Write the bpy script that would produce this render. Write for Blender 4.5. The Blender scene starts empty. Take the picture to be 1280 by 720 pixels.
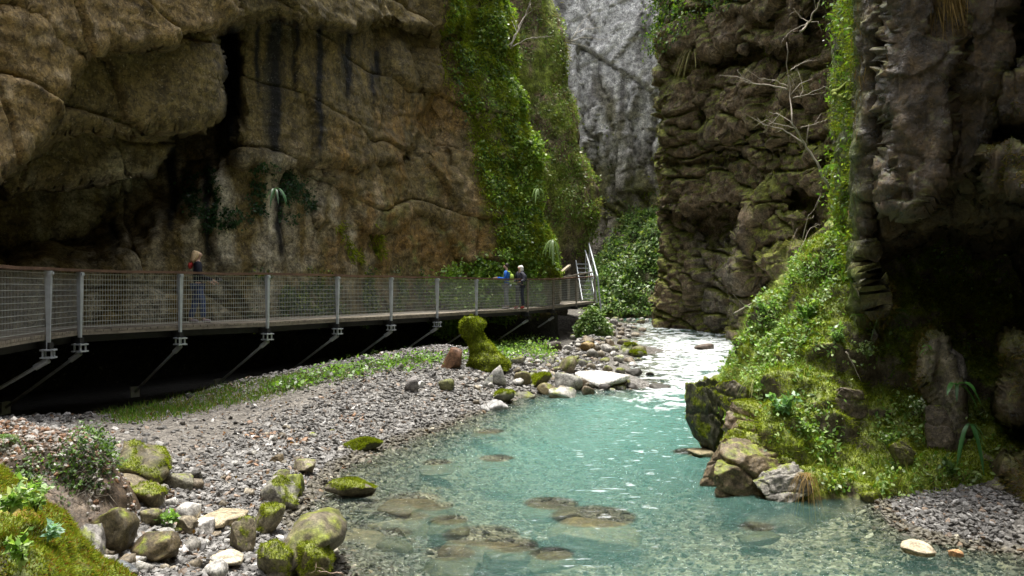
SKY_STRENGTH, SUN_STRENGTH, SUN_ANGLE, EXPOSURE = 0.15, 2.2, 10, 1.5
import bpy, math, random
import numpy as np
from mathutils import Vector

random.seed(7)
RNG = np.random.default_rng(11)
F = 1000.0            # focal length of the photograph in pixels of 1280
CZ = 2.7              # eye height above the pool
C = bpy.context.scene.collection

# ------------------------------------------------------------------ noise
def _hash(ix, iy, iz, seed):
    h = (ix.astype(np.int64) * 374761393 + iy.astype(np.int64) * 668265263 + iz.astype(np.int64) * 2147483647 + seed * 974634541) & 0xFFFFFFFF
    h = ((h ^ (h >> 13)) * 1274126177) & 0xFFFFFFFF
    h = ((h ^ (h >> 15)) * 2246822519) & 0xFFFFFFFF
    return (h ^ (h >> 16)) & 0xFFFFFFFF
def hrand(ix, iy, iz=None, seed=0):
    ix = np.asarray(ix); iy = np.asarray(iy)
    if iz is None: iz = np.zeros_like(ix)
    return _hash(ix, iy, iz, seed) / 4294967296.0
_G = RNG.normal(size=(256, 3)); _G /= np.linalg.norm(_G, axis=1)[:, None]
def perlin(p, seed=0):
    i = np.floor(p).astype(np.int64); f = p - i
    u = f * f * f * (f * (f * 6 - 15) + 10)
    out = 0
    for dx in (0, 1):
        wx = u[:, 0] if dx else 1 - u[:, 0]
        for dy in (0, 1):
            wy = u[:, 1] if dy else 1 - u[:, 1]
            for dz in (0, 1):
                wz = u[:, 2] if dz else 1 - u[:, 2]
                g = _G[_hash(i[:, 0] + dx, i[:, 1] + dy, i[:, 2] + dz, seed) & 255]
                out = out + wx * wy * wz * (g[:, 0] * (f[:, 0] - dx) + g[:, 1] * (f[:, 1] - dy) + g[:, 2] * (f[:, 2] - dz))
    return out * 1.5
def fbm(p, oct=4, seed=0, gain=.5, ridged=False):
    a, s, t = 1.0, 0, 0
    for k in range(oct):
        n = perlin(p * (2.03 ** k) + k * 17.3, seed + k)
        if ridged: n = 1 - 2 * np.abs(n)
        s = s + a * n; t += a; a *= gain
    return s / t
def worley(p, seed=0):
    """distance to nearest and second nearest feature point, plus a random value of the nearest cell"""
    i = np.floor(p).astype(np.int64)
    f1 = np.full(len(p), 9.0); f2 = np.full(len(p), 9.0); r = np.zeros(len(p))
    for dx in (-1, 0, 1):
        for dy in (-1, 0, 1):
            for dz in (-1, 0, 1):
                c = i + (dx, dy, dz)
                q = np.stack([hrand(c[:, 0], c[:, 1], c[:, 2], seed + k) for k in (1, 2, 3)], 1) + c
                d = np.linalg.norm(q - p, axis=1)
                near = d < f1
                f2 = np.where(near, f1, np.minimum(f2, d)); 
                r = np.where(near, hrand(c[:, 0], c[:, 1], c[:, 2], seed + 4), r)
                f1 = np.where(near, d, f1)
    return f1, f2, r
def sstep(a, b, x):
    t = np.clip((x - a) / (b - a), 0, 1); return t * t * (3 - 2 * t)
def sd_poly(px, py, poly):
    """signed distance to a closed polygon, positive inside"""
    n = len(poly); d = np.full(px.shape, 1e9); ins = np.zeros(px.shape, bool)
    for k in range(n):
        x0, y0 = poly[k]; x1, y1 = poly[(k + 1) % n]
        ex, ey = x1 - x0, y1 - y0
        t = np.clip(((px - x0) * ex + (py - y0) * ey) / (ex * ex + ey * ey + 1e-9), 0, 1)
        d = np.minimum(d, np.hypot(px - x0 - t * ex, py - y0 - t * ey))
        c = ((y0 > py) != (y1 > py)) & (px < ex * (py - y0) / (ey if ey else 1e-9) + x0)
        ins ^= c
    return np.where(ins, d, -d)
def d_line(px, py, pts):
    d = np.full(px.shape, 1e9)
    for (x0, y0), (x1, y1) in zip(pts, pts[1:]):
        ex, ey = x1 - x0, y1 - y0
        t = np.clip(((px - x0) * ex + (py - y0) * ey) / (ex * ex + ey * ey + 1e-9), 0, 1)
        d = np.minimum(d, np.hypot(px - x0 - t * ex, py - y0 - t * ey))
    return d
def rbf(pts):
    P = np.array(pts, float); n = len(P)
    def phi(r): return np.where(r > 1e-9, r * r * np.log(r + 1e-12), 0)
    A = phi(np.linalg.norm(P[:, None, :2] - P[None, :, :2], axis=2)) + np.eye(n) * .02
    Q = np.c_[np.ones(n), P[:, :2]]
    M = np.block([[A, Q], [Q.T, np.zeros((3, 3))]])
    w = np.linalg.solve(M, np.r_[P[:, 2], 0, 0, 0])
    def ev(x, y):
        x = np.asarray(x, float); y = np.asarray(y, float); sh = np.broadcast(x, y).shape
        x = np.broadcast_to(x, sh).ravel(); y = np.broadcast_to(y, sh).ravel()
        o = w[n] + w[n + 1] * x + w[n + 2] * y
        for k in range(n):
            o = o + w[k] * phi(np.hypot(x - P[k, 0], y - P[k, 1]))
        return o.reshape(sh)
    return ev

# ------------------------------------------------------------------ meshes
def project(P):
    d = np.maximum(P[..., 1], .2)
    return 640 + F * P[..., 0] / d, 360 - F * (P[..., 2] - CZ) / d
def unproj(px, py, d):
    return ((px - 640) / F * d, d, CZ + (360 - py) / F * d)
def at_pixel(px, py, d): return np.array(unproj(px, py, d))
def np_mesh(name, V, faces, smooth=True, col=None, attrs=None):
    """faces: one or several integer arrays (n, k)"""
    V = np.asarray(V, np.float32).reshape(-1, 3)
    if isinstance(faces, np.ndarray): faces = [faces]
    me = bpy.data.meshes.new(name)
    me.vertices.add(len(V)); me.vertices.foreach_set('co', V.ravel())
    tot = np.concatenate([np.full(len(f), f.shape[1], np.int32) for f in faces])
    idx = np.concatenate([f.ravel() for f in faces]).astype(np.int32)
    me.loops.add(len(idx)); me.loops.foreach_set('vertex_index', idx)
    me.polygons.add(len(tot))
    me.polygons.foreach_set('loop_start', np.r_[0, np.cumsum(tot)[:-1]].astype(np.int32))
    me.polygons.foreach_set('loop_total', tot)
    me.polygons.foreach_set('use_smooth', np.full(len(tot), smooth))
    if col is not None:
        a = me.attributes.new('Col', 'FLOAT_COLOR', 'POINT')
        a.data.foreach_set('color', np.c_[np.asarray(col, np.float32), np.ones(len(V), np.float32)].astype(np.float32).ravel())
    for k, v in (attrs or {}).items():
        a = me.attributes.new(k, 'FLOAT', 'POINT'); a.data.foreach_set('value', np.asarray(v, np.float32))
    me.update(calc_edges=True)
    return me
def link(name, me, mat, parent=None):
    o = bpy.data.objects.new(name, me); C.objects.link(o)
    if mat is not None and me is not None and not me.materials: me.materials.append(mat)
    if parent is not None: o.parent = parent
    return o
def tag(o, label=None, cat=None, group=None, kind=None):
    if label: o['label'] = label
    if cat: o['category'] = cat
    if group: o['group'] = group
    if kind: o['kind'] = kind
    return o
def empty(name, loc=(0, 0, 0), rz=0.0):
    o = bpy.data.objects.new(name, None); C.objects.link(o); o.empty_display_size = .1
    o.location = loc; o.rotation_euler = (0, 0, rz); return o
def grid_faces(nu, nv):
    i = np.arange(nu * nv).reshape(nu, nv)
    return np.stack([i[:-1, :-1], i[1:, :-1], i[1:, 1:], i[:-1, 1:]], -1).reshape(-1, 4)
def grid_normals(P):
    du = np.gradient(P, axis=0); dv = np.gradient(P, axis=1)
    n = np.cross(du, dv); return n / (np.linalg.norm(n, axis=-1, keepdims=True) + 1e-9)

class MB:
    """collects boxes, tubes and grids into one mesh"""
    def __init__(s): s.V = []; s.F = {}; s.n = 0
    def add(s, V, F):
        V = np.asarray(V, float).reshape(-1, 3); F = np.asarray(F)
        s.F.setdefault(F.shape[1], []).append(F + s.n); s.V.append(V); s.n += len(V)
    def box(s, c, size, rot=None, taper=1.0):
        x, y, z = [v / 2 for v in size]
        V = np.array([(-x, -y, -z), (x, -y, -z), (x, y, -z), (-x, y, -z), (-x * taper, -y * taper, z), (x * taper, -y * taper, z), (x * taper, y * taper, z), (-x * taper, y * taper, z)])
        if rot is not None: V = V @ np.array(rot).T
        s.add(V + np.array(c), [(0, 3, 2, 1), (4, 5, 6, 7), (0, 1, 5, 4), (1, 2, 6, 5), (2, 3, 7, 6), (3, 0, 4, 7)])
    def beam(s, p, q, w, h, up=(0, 0, 1)):
        """box between two points, w across and h along up"""
        p = np.array(p, float); q = np.array(q, float); d = q - p; L = np.linalg.norm(d); d /= L
        a = np.cross(d, up); a /= np.linalg.norm(a) + 1e-9; b = np.cross(a, d)
        R = np.stack([a, d, b], 1); s.box((p + q) / 2, (w, L, h), R)
    def tube(s, pts, r, k=6, cap=True):
        pts = np.array(pts, float); n = len(pts); r = np.broadcast_to(np.asarray(r, float), (n,))
        t = np.gradient(pts, axis=0); t /= np.linalg.norm(t, axis=1)[:, None] + 1e-9
        ref = np.array((0, 0, 1.)) if abs(t[0, 2]) < .9 else np.array((1., 0, 0))
        V = []; a = None
        for i in range(n):
            a = (np.cross(t[i], ref) if a is None else a - t[i] * np.dot(a, t[i])); a = a / (np.linalg.norm(a) + 1e-9)
            b = np.cross(t[i], a); th = np.arange(k) * 2 * math.pi / k
            V.append(pts[i] + r[i] * (np.cos(th)[:, None] * a + np.sin(th)[:, None] * b))
        Fs = []
        for i in range(n - 1):
            for j in range(k):
                j2 = (j + 1) % k; Fs.append((i * k + j, i * k + j2, (i + 1) * k + j2, (i + 1) * k + j))
        base = s.n; s.add(np.concatenate(V), Fs)
        if cap:
            s.V.append(np.array([pts[0], pts[-1]])); s.n += 2; c0 = s.n - 2; c1 = s.n - 1
            s.F.setdefault(3, []).append(np.array([(c0, base + (j + 1) % k, base + j) for j in range(k)] + [(c1, base + (n - 1) * k + j, base + (n - 1) * k + (j + 1) % k) for j in range(k)]))
    def build(s, name, mat, parent=None, smooth=False, col=None):
        me = np_mesh(name, np.concatenate(s.V), [np.concatenate(v) for v in s.F.values()], smooth)
        if col is not None:
            a = me.attributes.new('Col', 'FLOAT_COLOR', 'POINT')
            a.data.foreach_set('color', np.tile(np.array((*col, 1), np.float32), len(me.vertices)))
        return link(name, me, mat, parent)

# ------------------------------------------------------------------ materials
def newmat(name):
    m = bpy.data.materials.new(name); m.use_nodes = True; nt = m.node_tree; nt.nodes.clear()
    out = nt.nodes.new('ShaderNodeOutputMaterial')
    def N(t, **kw):
        n = nt.nodes.new('ShaderNode' + t)
        for k, v in kw.items():
            if k in n.inputs.keys(): n.inputs[k].default_value = v
            else: setattr(n, k, v)
        return n
    L = nt.links.new
    return m, N, L, out
def mix_rgb(N, L, fac, a, b, mode='MIX'):
    n = N('Mix', data_type='RGBA', blend_type=mode)
    for s, v in ((n.inputs[0], fac), (n.inputs[6], a), (n.inputs[7], b)):
        if hasattr(v, 'is_linked') or hasattr(v, 'links'): L(v, s)
        else: s.default_value = v if not isinstance(v, tuple) else (*v, 1)[:4]
    return n.outputs[2]
def ramp(N, L, src, stops):
    r = N('ValToRGB'); e = r.color_ramp.elements
    while len(e) < len(stops): e.new(.5)
    for el, (p, c) in zip(e, stops): el.position = p; el.color = (*c, 1) if len(c) == 3 else c
    L(src, r.inputs[0]); return r.outputs[0]
def rock_mat(name, scale=1.0, bump=.5, rough=.75, speck=.35, dist=.06, wet=False, crack=.35):
    """attribute colour broken up by grain, flecks and cracks"""
    m, N, L, out = newmat(name)
    geo = N('NewGeometry'); pos = geo.outputs['Position']
    at = N('Attribute', attribute_name='Col')
    n1 = N('TexNoise', Scale=3.2 * scale, Detail=9.0, Roughness=.66); L(pos, n1.inputs['Vector'])
    n2 = N('TexNoise', Scale=16 * scale, Detail=6.0, Roughness=.7); L(pos, n2.inputs['Vector'])
    vo = N('TexVoronoi', Scale=11 * scale); L(pos, vo.inputs['Vector'])
    v2 = N('TexVoronoi', Scale=2.3 * scale, feature='DISTANCE_TO_EDGE')
    wv = N('VectorMath', operation='ADD'); L(pos, wv.inputs[0])
    sc = N('VectorMath', operation='SCALE'); L(n1.outputs['Color'], sc.inputs[0]); sc.inputs[3].default_value = .5 / scale
    L(sc.outputs[0], wv.inputs[1]); L(wv.outputs[0], v2.inputs['Vector'])
    g1 = ramp(N, L, n1.outputs[0], [(.28, (.25, .24, .22)), (.48, (.9, .9, .9)), (.72, (1.9, 1.9, 1.85))])
    c = mix_rgb(N, L, 1.0, at.outputs['Color'], g1, 'MULTIPLY')
    g2 = ramp(N, L, n2.outputs[0], [(.3, (.3, .29, .27)), (.5, (1, 1, 1)), (.7, (2.0, 1.95, 1.85))])
    c = mix_rgb(N, L, .9, c, g2, 'MULTIPLY')
    sp = ramp(N, L, vo.outputs['Color'], [(.6, (0, 0, 0)), (.95, (1, 1, 1))])
    sf = N('Math', operation='MULTIPLY'); L(sp, sf.inputs[0]); sf.inputs[1].default_value = speck
    c = mix_rgb(N, L, sf.outputs[0], c, mix_rgb(N, L, 1.0, at.outputs['Color'], (2.3, 2.25, 2.2, 1), 'MULTIPLY'))
    v3_ = N('TexVoronoi', Scale=19 * scale); L(wv.outputs[0], v3_.inputs['Vector'])
    sc3 = N('SeparateColor'); L(v3_.outputs['Color'], sc3.inputs[0])
    pick = ramp(N, L, sc3.outputs[0], [(.80, (0, 0, 0)), (.82, (1, 1, 1))]); near_ = ramp(N, L, v3_.outputs['Distance'], [(.22, (1, 1, 1)), (.42, (0, 0, 0))])
    fl = N('Math', operation='MULTIPLY'); L(pick, fl.inputs[0]); L(near_, fl.inputs[1]); fl2 = N('Math', operation='MULTIPLY'); L(fl.outputs[0], fl2.inputs[0]); fl2.inputs[1].default_value = min(1, speck * 1.1)
    c = mix_rgb(N, L, fl2.outputs[0], c, mix_rgb(N, L, .5, mix_rgb(N, L, 1.0, at.outputs['Color'], (3.2, 3.2, 3.2, 1), 'MULTIPLY'), (.40, .38, .33, 1)))
    pd = ramp(N, L, sc3.outputs[1], [(.80, (0, 0, 0)), (.82, (1, 1, 1))]); pk = N('Math', operation='MULTIPLY'); L(pd, pk.inputs[0]); L(near_, pk.inputs[1])
    c = mix_rgb(N, L, pk.outputs[0], c, mix_rgb(N, L, 1.0, at.outputs['Color'], (.3, .28, .25, 1), 'MULTIPLY'))
    cr = ramp(N, L, v2.outputs[0], [(0, (.35, .33, .3)), (.03, (1, 1, 1))])
    c = mix_rgb(N, L, crack, c, cr, 'MULTIPLY')
    bs = N('BsdfPrincipled', Roughness=rough); L(c, bs.inputs['Base Color'])
    bs.inputs['Specular IOR Level'].default_value = .35
    if wet:
        rr = ramp(N, L, n1.outputs[0], [(.4, (.24,) * 3), (.62, (rough,) * 3)]); L(rr, bs.inputs['Roughness'])
        bs.inputs['Specular IOR Level'].default_value = .6
    h = N('Math', operation='ADD'); L(n1.outputs[0], h.inputs[0]); 
    h2 = N('Math', operation='MULTIPLY'); L(n2.outputs[0], h2.inputs[0]); h2.inputs[1].default_value = .5; L(h2.outputs[0], h.inputs[1])
    h3 = N('Math', operation='MULTIPLY_ADD'); L(cr, h3.inputs[0]); h3.inputs[1].default_value = .12; L(h.outputs[0], h3.inputs[2])
    b = N('Bump', Strength=bump, Distance=dist); L(h3.outputs[0], b.inputs['Height']); L(b.outputs[0], bs.inputs['Normal'])
    L(bs.outputs[0], out.inputs[0]); return m
def leaf_mat(name, trans=.45, rough=.45, spec=.4):
    m, N, L, out = newmat(name)
    at = N('Attribute', attribute_name='Col')
    bs = N('BsdfPrincipled', Roughness=rough); bs.inputs['Specular IOR Level'].default_value = spec
    L(at.outputs['Color'], bs.inputs['Base Color'])
    tr = N('BsdfTranslucent'); L(mix_rgb(N, L, 1.0, at.outputs['Color'], (1.5, 1.6, .7, 1), 'MULTIPLY'), tr.inputs[0])
    mx = N('MixShader'); mx.inputs[0].default_value = trans
    L(bs.outputs[0], mx.inputs[1]); L(tr.outputs[0], mx.inputs[2]); L(mx.outputs[0], out.inputs[0]); return m
def plain_mat(name, col, rough=.6, metal=0, var=.25, nscale=12, bump=.1):
    m, N, L, out = newmat(name)
    tc = N('TexCoord'); n = N('TexNoise', Scale=nscale, Detail=6.0, Roughness=.65); L(tc.outputs['Object'], n.inputs['Vector'])
    lo = tuple(c * (1 - var) for c in col); hi = tuple(min(1, c * (1 + var)) for c in col)
    bs = N('BsdfPrincipled', Roughness=rough, Metallic=metal)
    L(ramp(N, L, n.outputs[0], [(.3, lo), (.7, hi)]), bs.inputs['Base Color'])
    b = N('Bump', Strength=bump, Distance=.02); L(n.outputs[0], b.inputs['Height']); L(b.outputs[0], bs.inputs['Normal'])
    L(bs.outputs[0], out.inputs[0]); return m
def attr_mat(name, rough=.8, spec=.3):
    m, N, L, out = newmat(name)
    at = N('Attribute', attribute_name='Col'); geo = N('NewGeometry')
    n = N('TexNoise', Scale=60.0, Detail=4.0); L(geo.outputs['Position'], n.inputs['Vector'])
    g = ramp(N, L, n.outputs[0], [(.3, (.7, .7, .7)), (.7, (1.3, 1.3, 1.3))])
    bs = N('BsdfPrincipled', Roughness=rough); bs.inputs['Specular IOR Level'].default_value = spec
    L(mix_rgb(N, L, 1.0, at.outputs['Color'], g, 'MULTIPLY'), bs.inputs['Base Color'])
    L(bs.outputs[0], out.inputs[0]); return m

M_ROCK = rock_mat('limestone_rock', .8, .9, .75, .45, .14, crack=.7)
M_MID = rock_mat('dark_blocky_rock', .9, 1.0, .7, .35, .2, crack=.8)
M_TUFA = rock_mat('brown_tufa', 1.0, .8, .7, .6, .10, crack=.6)
M_WETROCK = rock_mat('wet_dark_rock', 1.3, .8, .8, .2, .08, wet=True)
M_STONE = rock_mat('river_stone', 3.0, .5, .6, .25, .02)
M_LEAF = leaf_mat('leaf', .4, .4, .5)
M_MOSS = leaf_mat('moss', .35, .8, .1)
M_PEB = attr_mat('pebbles', .6, .4)
M_BARK = attr_mat('pale_bark', .8, .3)
M_STEEL = plain_mat('galvanised_steel', (.52, .56, .59), .45, .25, .2, 6)
M_WIRE = plain_mat('wire', (.5, .52, .5), .5, .3, .1, 6)
M_DARKSTEEL = plain_mat('shaded_steel', (.02, .02, .019), .7, .1, .3, 6)  # near-black steel: shade under the deck put into its colour
M_RAIL = plain_mat('brown_timber_rail', (.15, .085, .055), .6, 0, .45, 5, .3)
M_GREYWOOD = plain_mat('weathered_timber', (.24, .21, .165), .8, 0, .35, 7, .3)
M_PALEWOOD = plain_mat('pale_timber', (.45, .39, .28), .8, 0, .3, 7, .3)
# ------------------------------------------------------------------ camera, sky, sun
scene = bpy.context.scene
cam = bpy.data.cameras.new('camera'); camo = bpy.data.objects.new('camera', cam); C.objects.link(camo)
cam.sensor_width = 36; cam.lens = 36 * F / 1280; cam.clip_end = 500; cam.clip_start = .1
camo.location = (0, 0, CZ); camo.rotation_euler = (math.pi / 2, 0, 0); scene.camera = camo
SUN = Vector((-.05, .14, 1.0)).normalized()
elev = math.asin(SUN.z); azim = math.atan2(SUN.x, SUN.y)
w = bpy.data.worlds.new('World'); scene.world = w; w.use_nodes = True; nt = w.node_tree; nt.nodes.clear()
sky = nt.nodes.new('ShaderNodeTexSky'); sky.sky_type = 'NISHITA'; sky.sun_disc = False
sky.sun_elevation = elev; sky.sun_rotation = azim; sky.dust_density = 4; sky.ozone_density = .5
hs = nt.nodes.new('ShaderNodeHueSaturation'); hs.inputs['Saturation'].default_value = .3
bg = nt.nodes.new('ShaderNodeBackground'); bg.inputs[1].default_value = SKY_STRENGTH
wo = nt.nodes.new('ShaderNodeOutputWorld')
nt.links.new(sky.outputs[0], hs.inputs['Color']); nt.links.new(hs.outputs[0], bg.inputs[0]); nt.links.new(bg.outputs[0], wo.inputs[0])
sl = bpy.data.lights.new('sun', 'SUN'); sl.energy = SUN_STRENGTH; sl.angle = math.radians(SUN_ANGLE); sl.color = (1, .95, .86)
so = bpy.data.objects.new('sun', sl); C.objects.link(so); so.rotation_euler = SUN.to_track_quat('Z', 'Y').to_euler(); so.location = (10, 20, 40)
scene.view_settings.view_transform = 'Standard'; scene.view_settings.look = 'None'
scene.view_settings.gamma = 1; scene.view_settings.use_curve_mapping = False
scene.view_settings.exposure = EXPOSURE
scene.render.engine = 'CYCLES'
scene.cycles.max_bounces = 8; scene.cycles.diffuse_bounces = 4; scene.cycles.glossy_bounces = 3
scene.cycles.transmission_bounces = 4; scene.cycles.transparent_max_bounces = 12
scene.cycles.caustics_reflective = False; scene.cycles.caustics_refractive = False
scene.cycles.use_denoising = True

# ------------------------------------------------------------------ the floor of the gorge: gravel bar, river bed, banks
def zw(y):
    """water level: a pool, a riffle, then the upper reach"""
    return np.interp(y, [0, 16, 21, 27, 33, 45, 60, 90], [0, 0, .14, .26, .40, .66, .8, .9])
def gp(px, py, z):
    d = (CZ - z) * F / (py - 360); return ((px - 640) / F * d, d, z)
ground_pts = [gp(*a) for a in [
    (430, 715, 0), (372, 645, 0), (400, 612, 0), (480, 562, 0), (560, 535, 0), (640, 510, .02), (740, 492, .07), (815, 484, .16),
    (150, 515, .42), (230, 540, .40), (300, 600, .32), (200, 640, .45), (300, 700, .2), (450, 500, .38), (300, 476, .66), (450, 448, .85),
    (550, 434, .96), (640, 446, .75), (600, 470, .55), (700, 450, .6), (760, 470, .35),
    (600, 600, -.5), (700, 680, -.55), (850, 650, -.55), (950, 700, -.25), (1090, 660, -.1), (1175, 650, .15), (1130, 640, .10), (1215, 662, .13), (1240, 700, -.06), (560, 650, -.30), (500, 690, -.20),
    (470, 640, -.10), (480, 600, -.13), (760, 560, -.9), (860, 540, -.9), (660, 550, -.45), (900, 600, -.7), (540, 575, -.16),
]] + [
    (-2.1, 5.5, -.1), (-2.6, 6.3, .28), (0, 5, -.5), (3, 5, -.5), (5, 6, .1), (0, 0, -.4), (-3, 0, .5), (4, 0, 0), (-9, 0, 1.5), (8, 0, 1), (-9, -14, 1.5), (8, -14, 1), (0, -14, -.5),
    (5.2, 22, -.5), (6.5, 27, -.3), (9, 27, 0), (6.2, 33, .0), (8, 40, .2), (7, 50, .35), (8, 62, .6), (5.1, 30, .5), (5.2, 38, .8), (5.3, 46, .9), (5, 54, 1.2), (10.5, 36, .4),
    (3, 30, .75), (3, 37, 1.2), (0, 32, 1.1), (-3, 28, 1.05), (-6, 24, .9), (-8, 20, .75), (-9.5, 15, .5), (-11, 10, 1.2), (-13, 20, 1), (-6, 34, 1.2), (-12, 40, 1.3), (0, 60, 1.5), (14, 55, 1), (14, 20, 1), (14, 40, 1),
    (4.2, 24.5, .12), (3.2, 18, -.7), (8, 15, .5), (8, 11, .5)]
_graw = rbf(ground_pts)
_bank = rbf([(-5.5, 8.6, .95), (-5.0, 9.2, .6), (-4.4, 8.6, .38), (-6.5, 8, 1.25), (-4.6, 7.2, .7), (-3.9, 6.6, .5), (-3.2, 5.6, .45), (-3.5, 5, .95), (-2.9, 4.6, .45), (-4.5, 5, 1.35), (-6, 6, 1.6), (-8, 7, 1.9), (-8, 9.5, 1.0), (-6.5, 10.2, .45), (-8, 11.4, .5), (-3, 3.4, .9), (-4, 2, 1.5), (-3.3, 7.0, .1), (-4, 9.3, .1), (-5.4, 11, 0), (-2.4, 5.5, 0), (-2, 3, .3), (-9.5, 5, 2)])
RIDGE = [(-9.5, 8.5), (-8.6, 11.0)] + [gp(*a)[:2] for a in [(60, 528, .36), (150, 516, .42), (300, 479, .62), (450, 450, .80), (550, 436, .88), (600, 438, .85), (640, 446, .72), (690, 442, .72), (722, 432, .75), (738, 416, .9)]] + [(4.0, 36.4), (4.2, 39.5), (0, 42), (-8, 34), (-13, 24), (-14, 10)]
def ground_z(x, y):
    z = _graw(x, y) - 1.5 * sstep(.1, 1.5, sd_poly(np.asarray(x, float), np.asarray(y, float), RIDGE))
    z = np.maximum(z, np.minimum(_graw(x, y), zw(y) + .1))
    b = np.where((np.asarray(x) < -1.8) & (np.asarray(y) < 11.5) & (np.asarray(y) > 1), _bank(x, y), -9)
    z = np.logaddexp(z * 12, b * 12) / 12
    return np.clip(z, -1.3, 3)
def surf_d(px, py, under=0.0):
    """where the sight line through a pixel first meets the ground or water"""
    ds = np.geomspace(4, 70, 900)
    x = (px - 640) / F * ds; z = CZ + (360 - py) / F * ds
    g = np.maximum(ground_z(x, ds), zw(ds) - under)
    k = np.argmax(z < g); return ds[k] if z[k] < g[k] else 60.0

gx = np.linspace(-14, 16, 560)
gy = np.r_[np.linspace(-18, 2.5, 14), np.geomspace(3.0, 75, 560)]
GX, GY = np.meshgrid(gx, gy, indexing='ij')
GZ = ground_z(GX, GY)
pp = np.stack([GX.ravel(), GY.ravel(), np.zeros(GX.size)], 1)
GZ = GZ + (.035 * fbm(pp * 1.3, 4, 3) + .02 * fbm(pp * 6, 3, 5)).reshape(GX.shape)
GP = np.stack([GX, GY, GZ], -1)
gpx, gpy = project(GP)
n = fbm(pp * .7, 4, 21).reshape(GX.shape); n2 = fbm(pp * 2.5, 3, 31).reshape(GX.shape)
col = np.empty(GP.shape); col[:] = (.15, .143, .132)
def blend(col, m, c): m = np.clip(m, 0, 1)[..., None]; return col * (1 - m) + np.array(c) * m
sandm = sstep(-25, 12, sd_poly(gpx + 12 * n2, gpy + 6 * n, [(70, 520), (190, 498), (320, 486), (430, 482), (385, 505), (310, 530), (255, 566), (175, 576), (120, 556)]))
col = blend(col, sandm, (.12, .11, .097))
bankm = sstep(-.25, .25, _bank(GX, GY) - _graw(GX, GY)) * ((GX < -1.8) & (GY < 11.5) & (GY > 1))
col = blend(col, bankm * .8, (.13, .105, .085))
under = GZ < zw(GY) + .03
bedn = sstep(-.2, .35, n2 + .2)
col = blend(col, under * .9, (.13, .105, .055))
col = blend(col, under * bedn * .6, (.27, .25, .185))
col = blend(col, np.exp(-((GZ - zw(GY)) / .06) ** 2) * .8, (.075, .068, .055))
wallm = sstep(.05, .7, sd_poly(GX, GY, RIDGE))   # bare soil against the left cliff, blackened as painted shade below the walkway
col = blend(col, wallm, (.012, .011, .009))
farm = sstep(22, 27, GY) * (~under); col = blend(col, farm * .7, (.085, .078, .065))
mg, N, L, out = newmat('gravel_ground')
geo = N('NewGeometry'); at = N('Attribute', attribute_name='Col')
v = N('TexVoronoi', Scale=26.0); L(geo.outputs['Position'], v.inputs['Vector'])
vb = N('TexVoronoi', Scale=9.0); L(geo.outputs['Position'], vb.inputs['Vector'])
nn = N('TexNoise', Scale=5.0, Detail=8.0, Roughness=.7); L(geo.outputs['Position'], nn.inputs['Vector'])
hue = N('SeparateColor'); L(v.outputs['Color'], hue.inputs[0])
g1 = ramp(N, L, hue.outputs[0], [(0, (.35, .33, .31)), (.55, (1, .98, .95)), (1, (2.0, 2.0, 2.0))])
c = mix_rgb(N, L, 1.0, at.outputs['Color'], g1, 'MULTIPLY')
c = mix_rgb(N, L, .8, c, ramp(N, L, nn.outputs[0], [(.3, (.55, .55, .55)), (.7, (1.4, 1.4, 1.4))]), 'MULTIPLY')
bs = N('BsdfPrincipled', Roughness=.75); L(c, bs.inputs['Base Color'])
ha = N('Math', operation='ADD'); L(v.outputs['Distance'], ha.inputs[0]); L(vb.outputs['Distance'], ha.inputs[1])
b = N('Bump', Strength=.6, Distance=.03, invert=True); L(ha.outputs[0], b.inputs['Height']); L(b.outputs[0], bs.inputs['Normal'])
L(bs.outputs[0], out.inputs[0])
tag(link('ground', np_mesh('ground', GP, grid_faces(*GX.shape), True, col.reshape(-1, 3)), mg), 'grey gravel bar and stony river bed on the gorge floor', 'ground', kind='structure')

# ------------------------------------------------------------------ river
wx = np.linspace(-4.5, 13, 560); wy = np.r_[np.linspace(-18, 3.5, 8), np.geomspace(4, 72, 860)]
WX, WY = np.meshgrid(wx, wy, indexing='ij'); q = np.stack([WX.ravel(), WY.ravel(), np.zeros(WX.size)], 1)
rap = (sstep(15.5, 19, WY) * (1 - .55 * sstep(30, 40, WY)) * (1 - .5 * sstep(42, 50, WY)))
warp = fbm(q * .35, 3, 41).reshape(WX.shape)
rip = fbm(q * np.array((1.1, 2.3, 1)) + warp.ravel()[:, None] * 1.2, 4, 43, .55, True).reshape(WX.shape)
rip2 = fbm(q * np.array((3.5, 7, 1)), 3, 47).reshape(WX.shape)
calm = sstep(0, 1, (WY - 6) / 8)
rip3 = fbm(q * np.array((6.5, 13., 1)) + warp.ravel()[:, None] * 2, 3, 49).reshape(WX.shape)
WZ = zw(WY) + (.008 + .014 * calm + .06 * rap) * rip + (.006 + .010 * calm + .025 * rap) * rip2 + (.006 + .007 * calm) * rip3
foamn = fbm(q * np.array((1.6, 3.2, 1)) + warp.ravel()[:, None] * 2, 5, 53, .6).reshape(WX.shape)
wpx, wpy = project(np.stack([WX, WY, WZ], -1))
cent = np.interp(WY, [15, 20, 26, 32, 40], [4.6, 5.2, 6.6, 7.4, 8.3])
core = np.exp(-((WX - cent) / np.interp(WY, [14, 18, 30], [1.5, 2.2, 2.4])) ** 2) * rap
foam = sstep(.22, .72, core * .44 + 1.0 * foamn + .5 * rip - .02) * sstep(.03, .35, core)
glint_band = np.exp(-((WX - np.interp(WY, [6, 8, 10, 14, 18], [.3, .8, 1.5, 2.2, 3.8])) / np.interp(WY, [7, 12, 18], [1.3, 2.0, 2.0])) ** 2)
glint_n = fbm(q * np.array((4.2, 11., 1)) + warp.ravel()[:, None] * 1.5, 3, 57).reshape(WX.shape)
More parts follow.
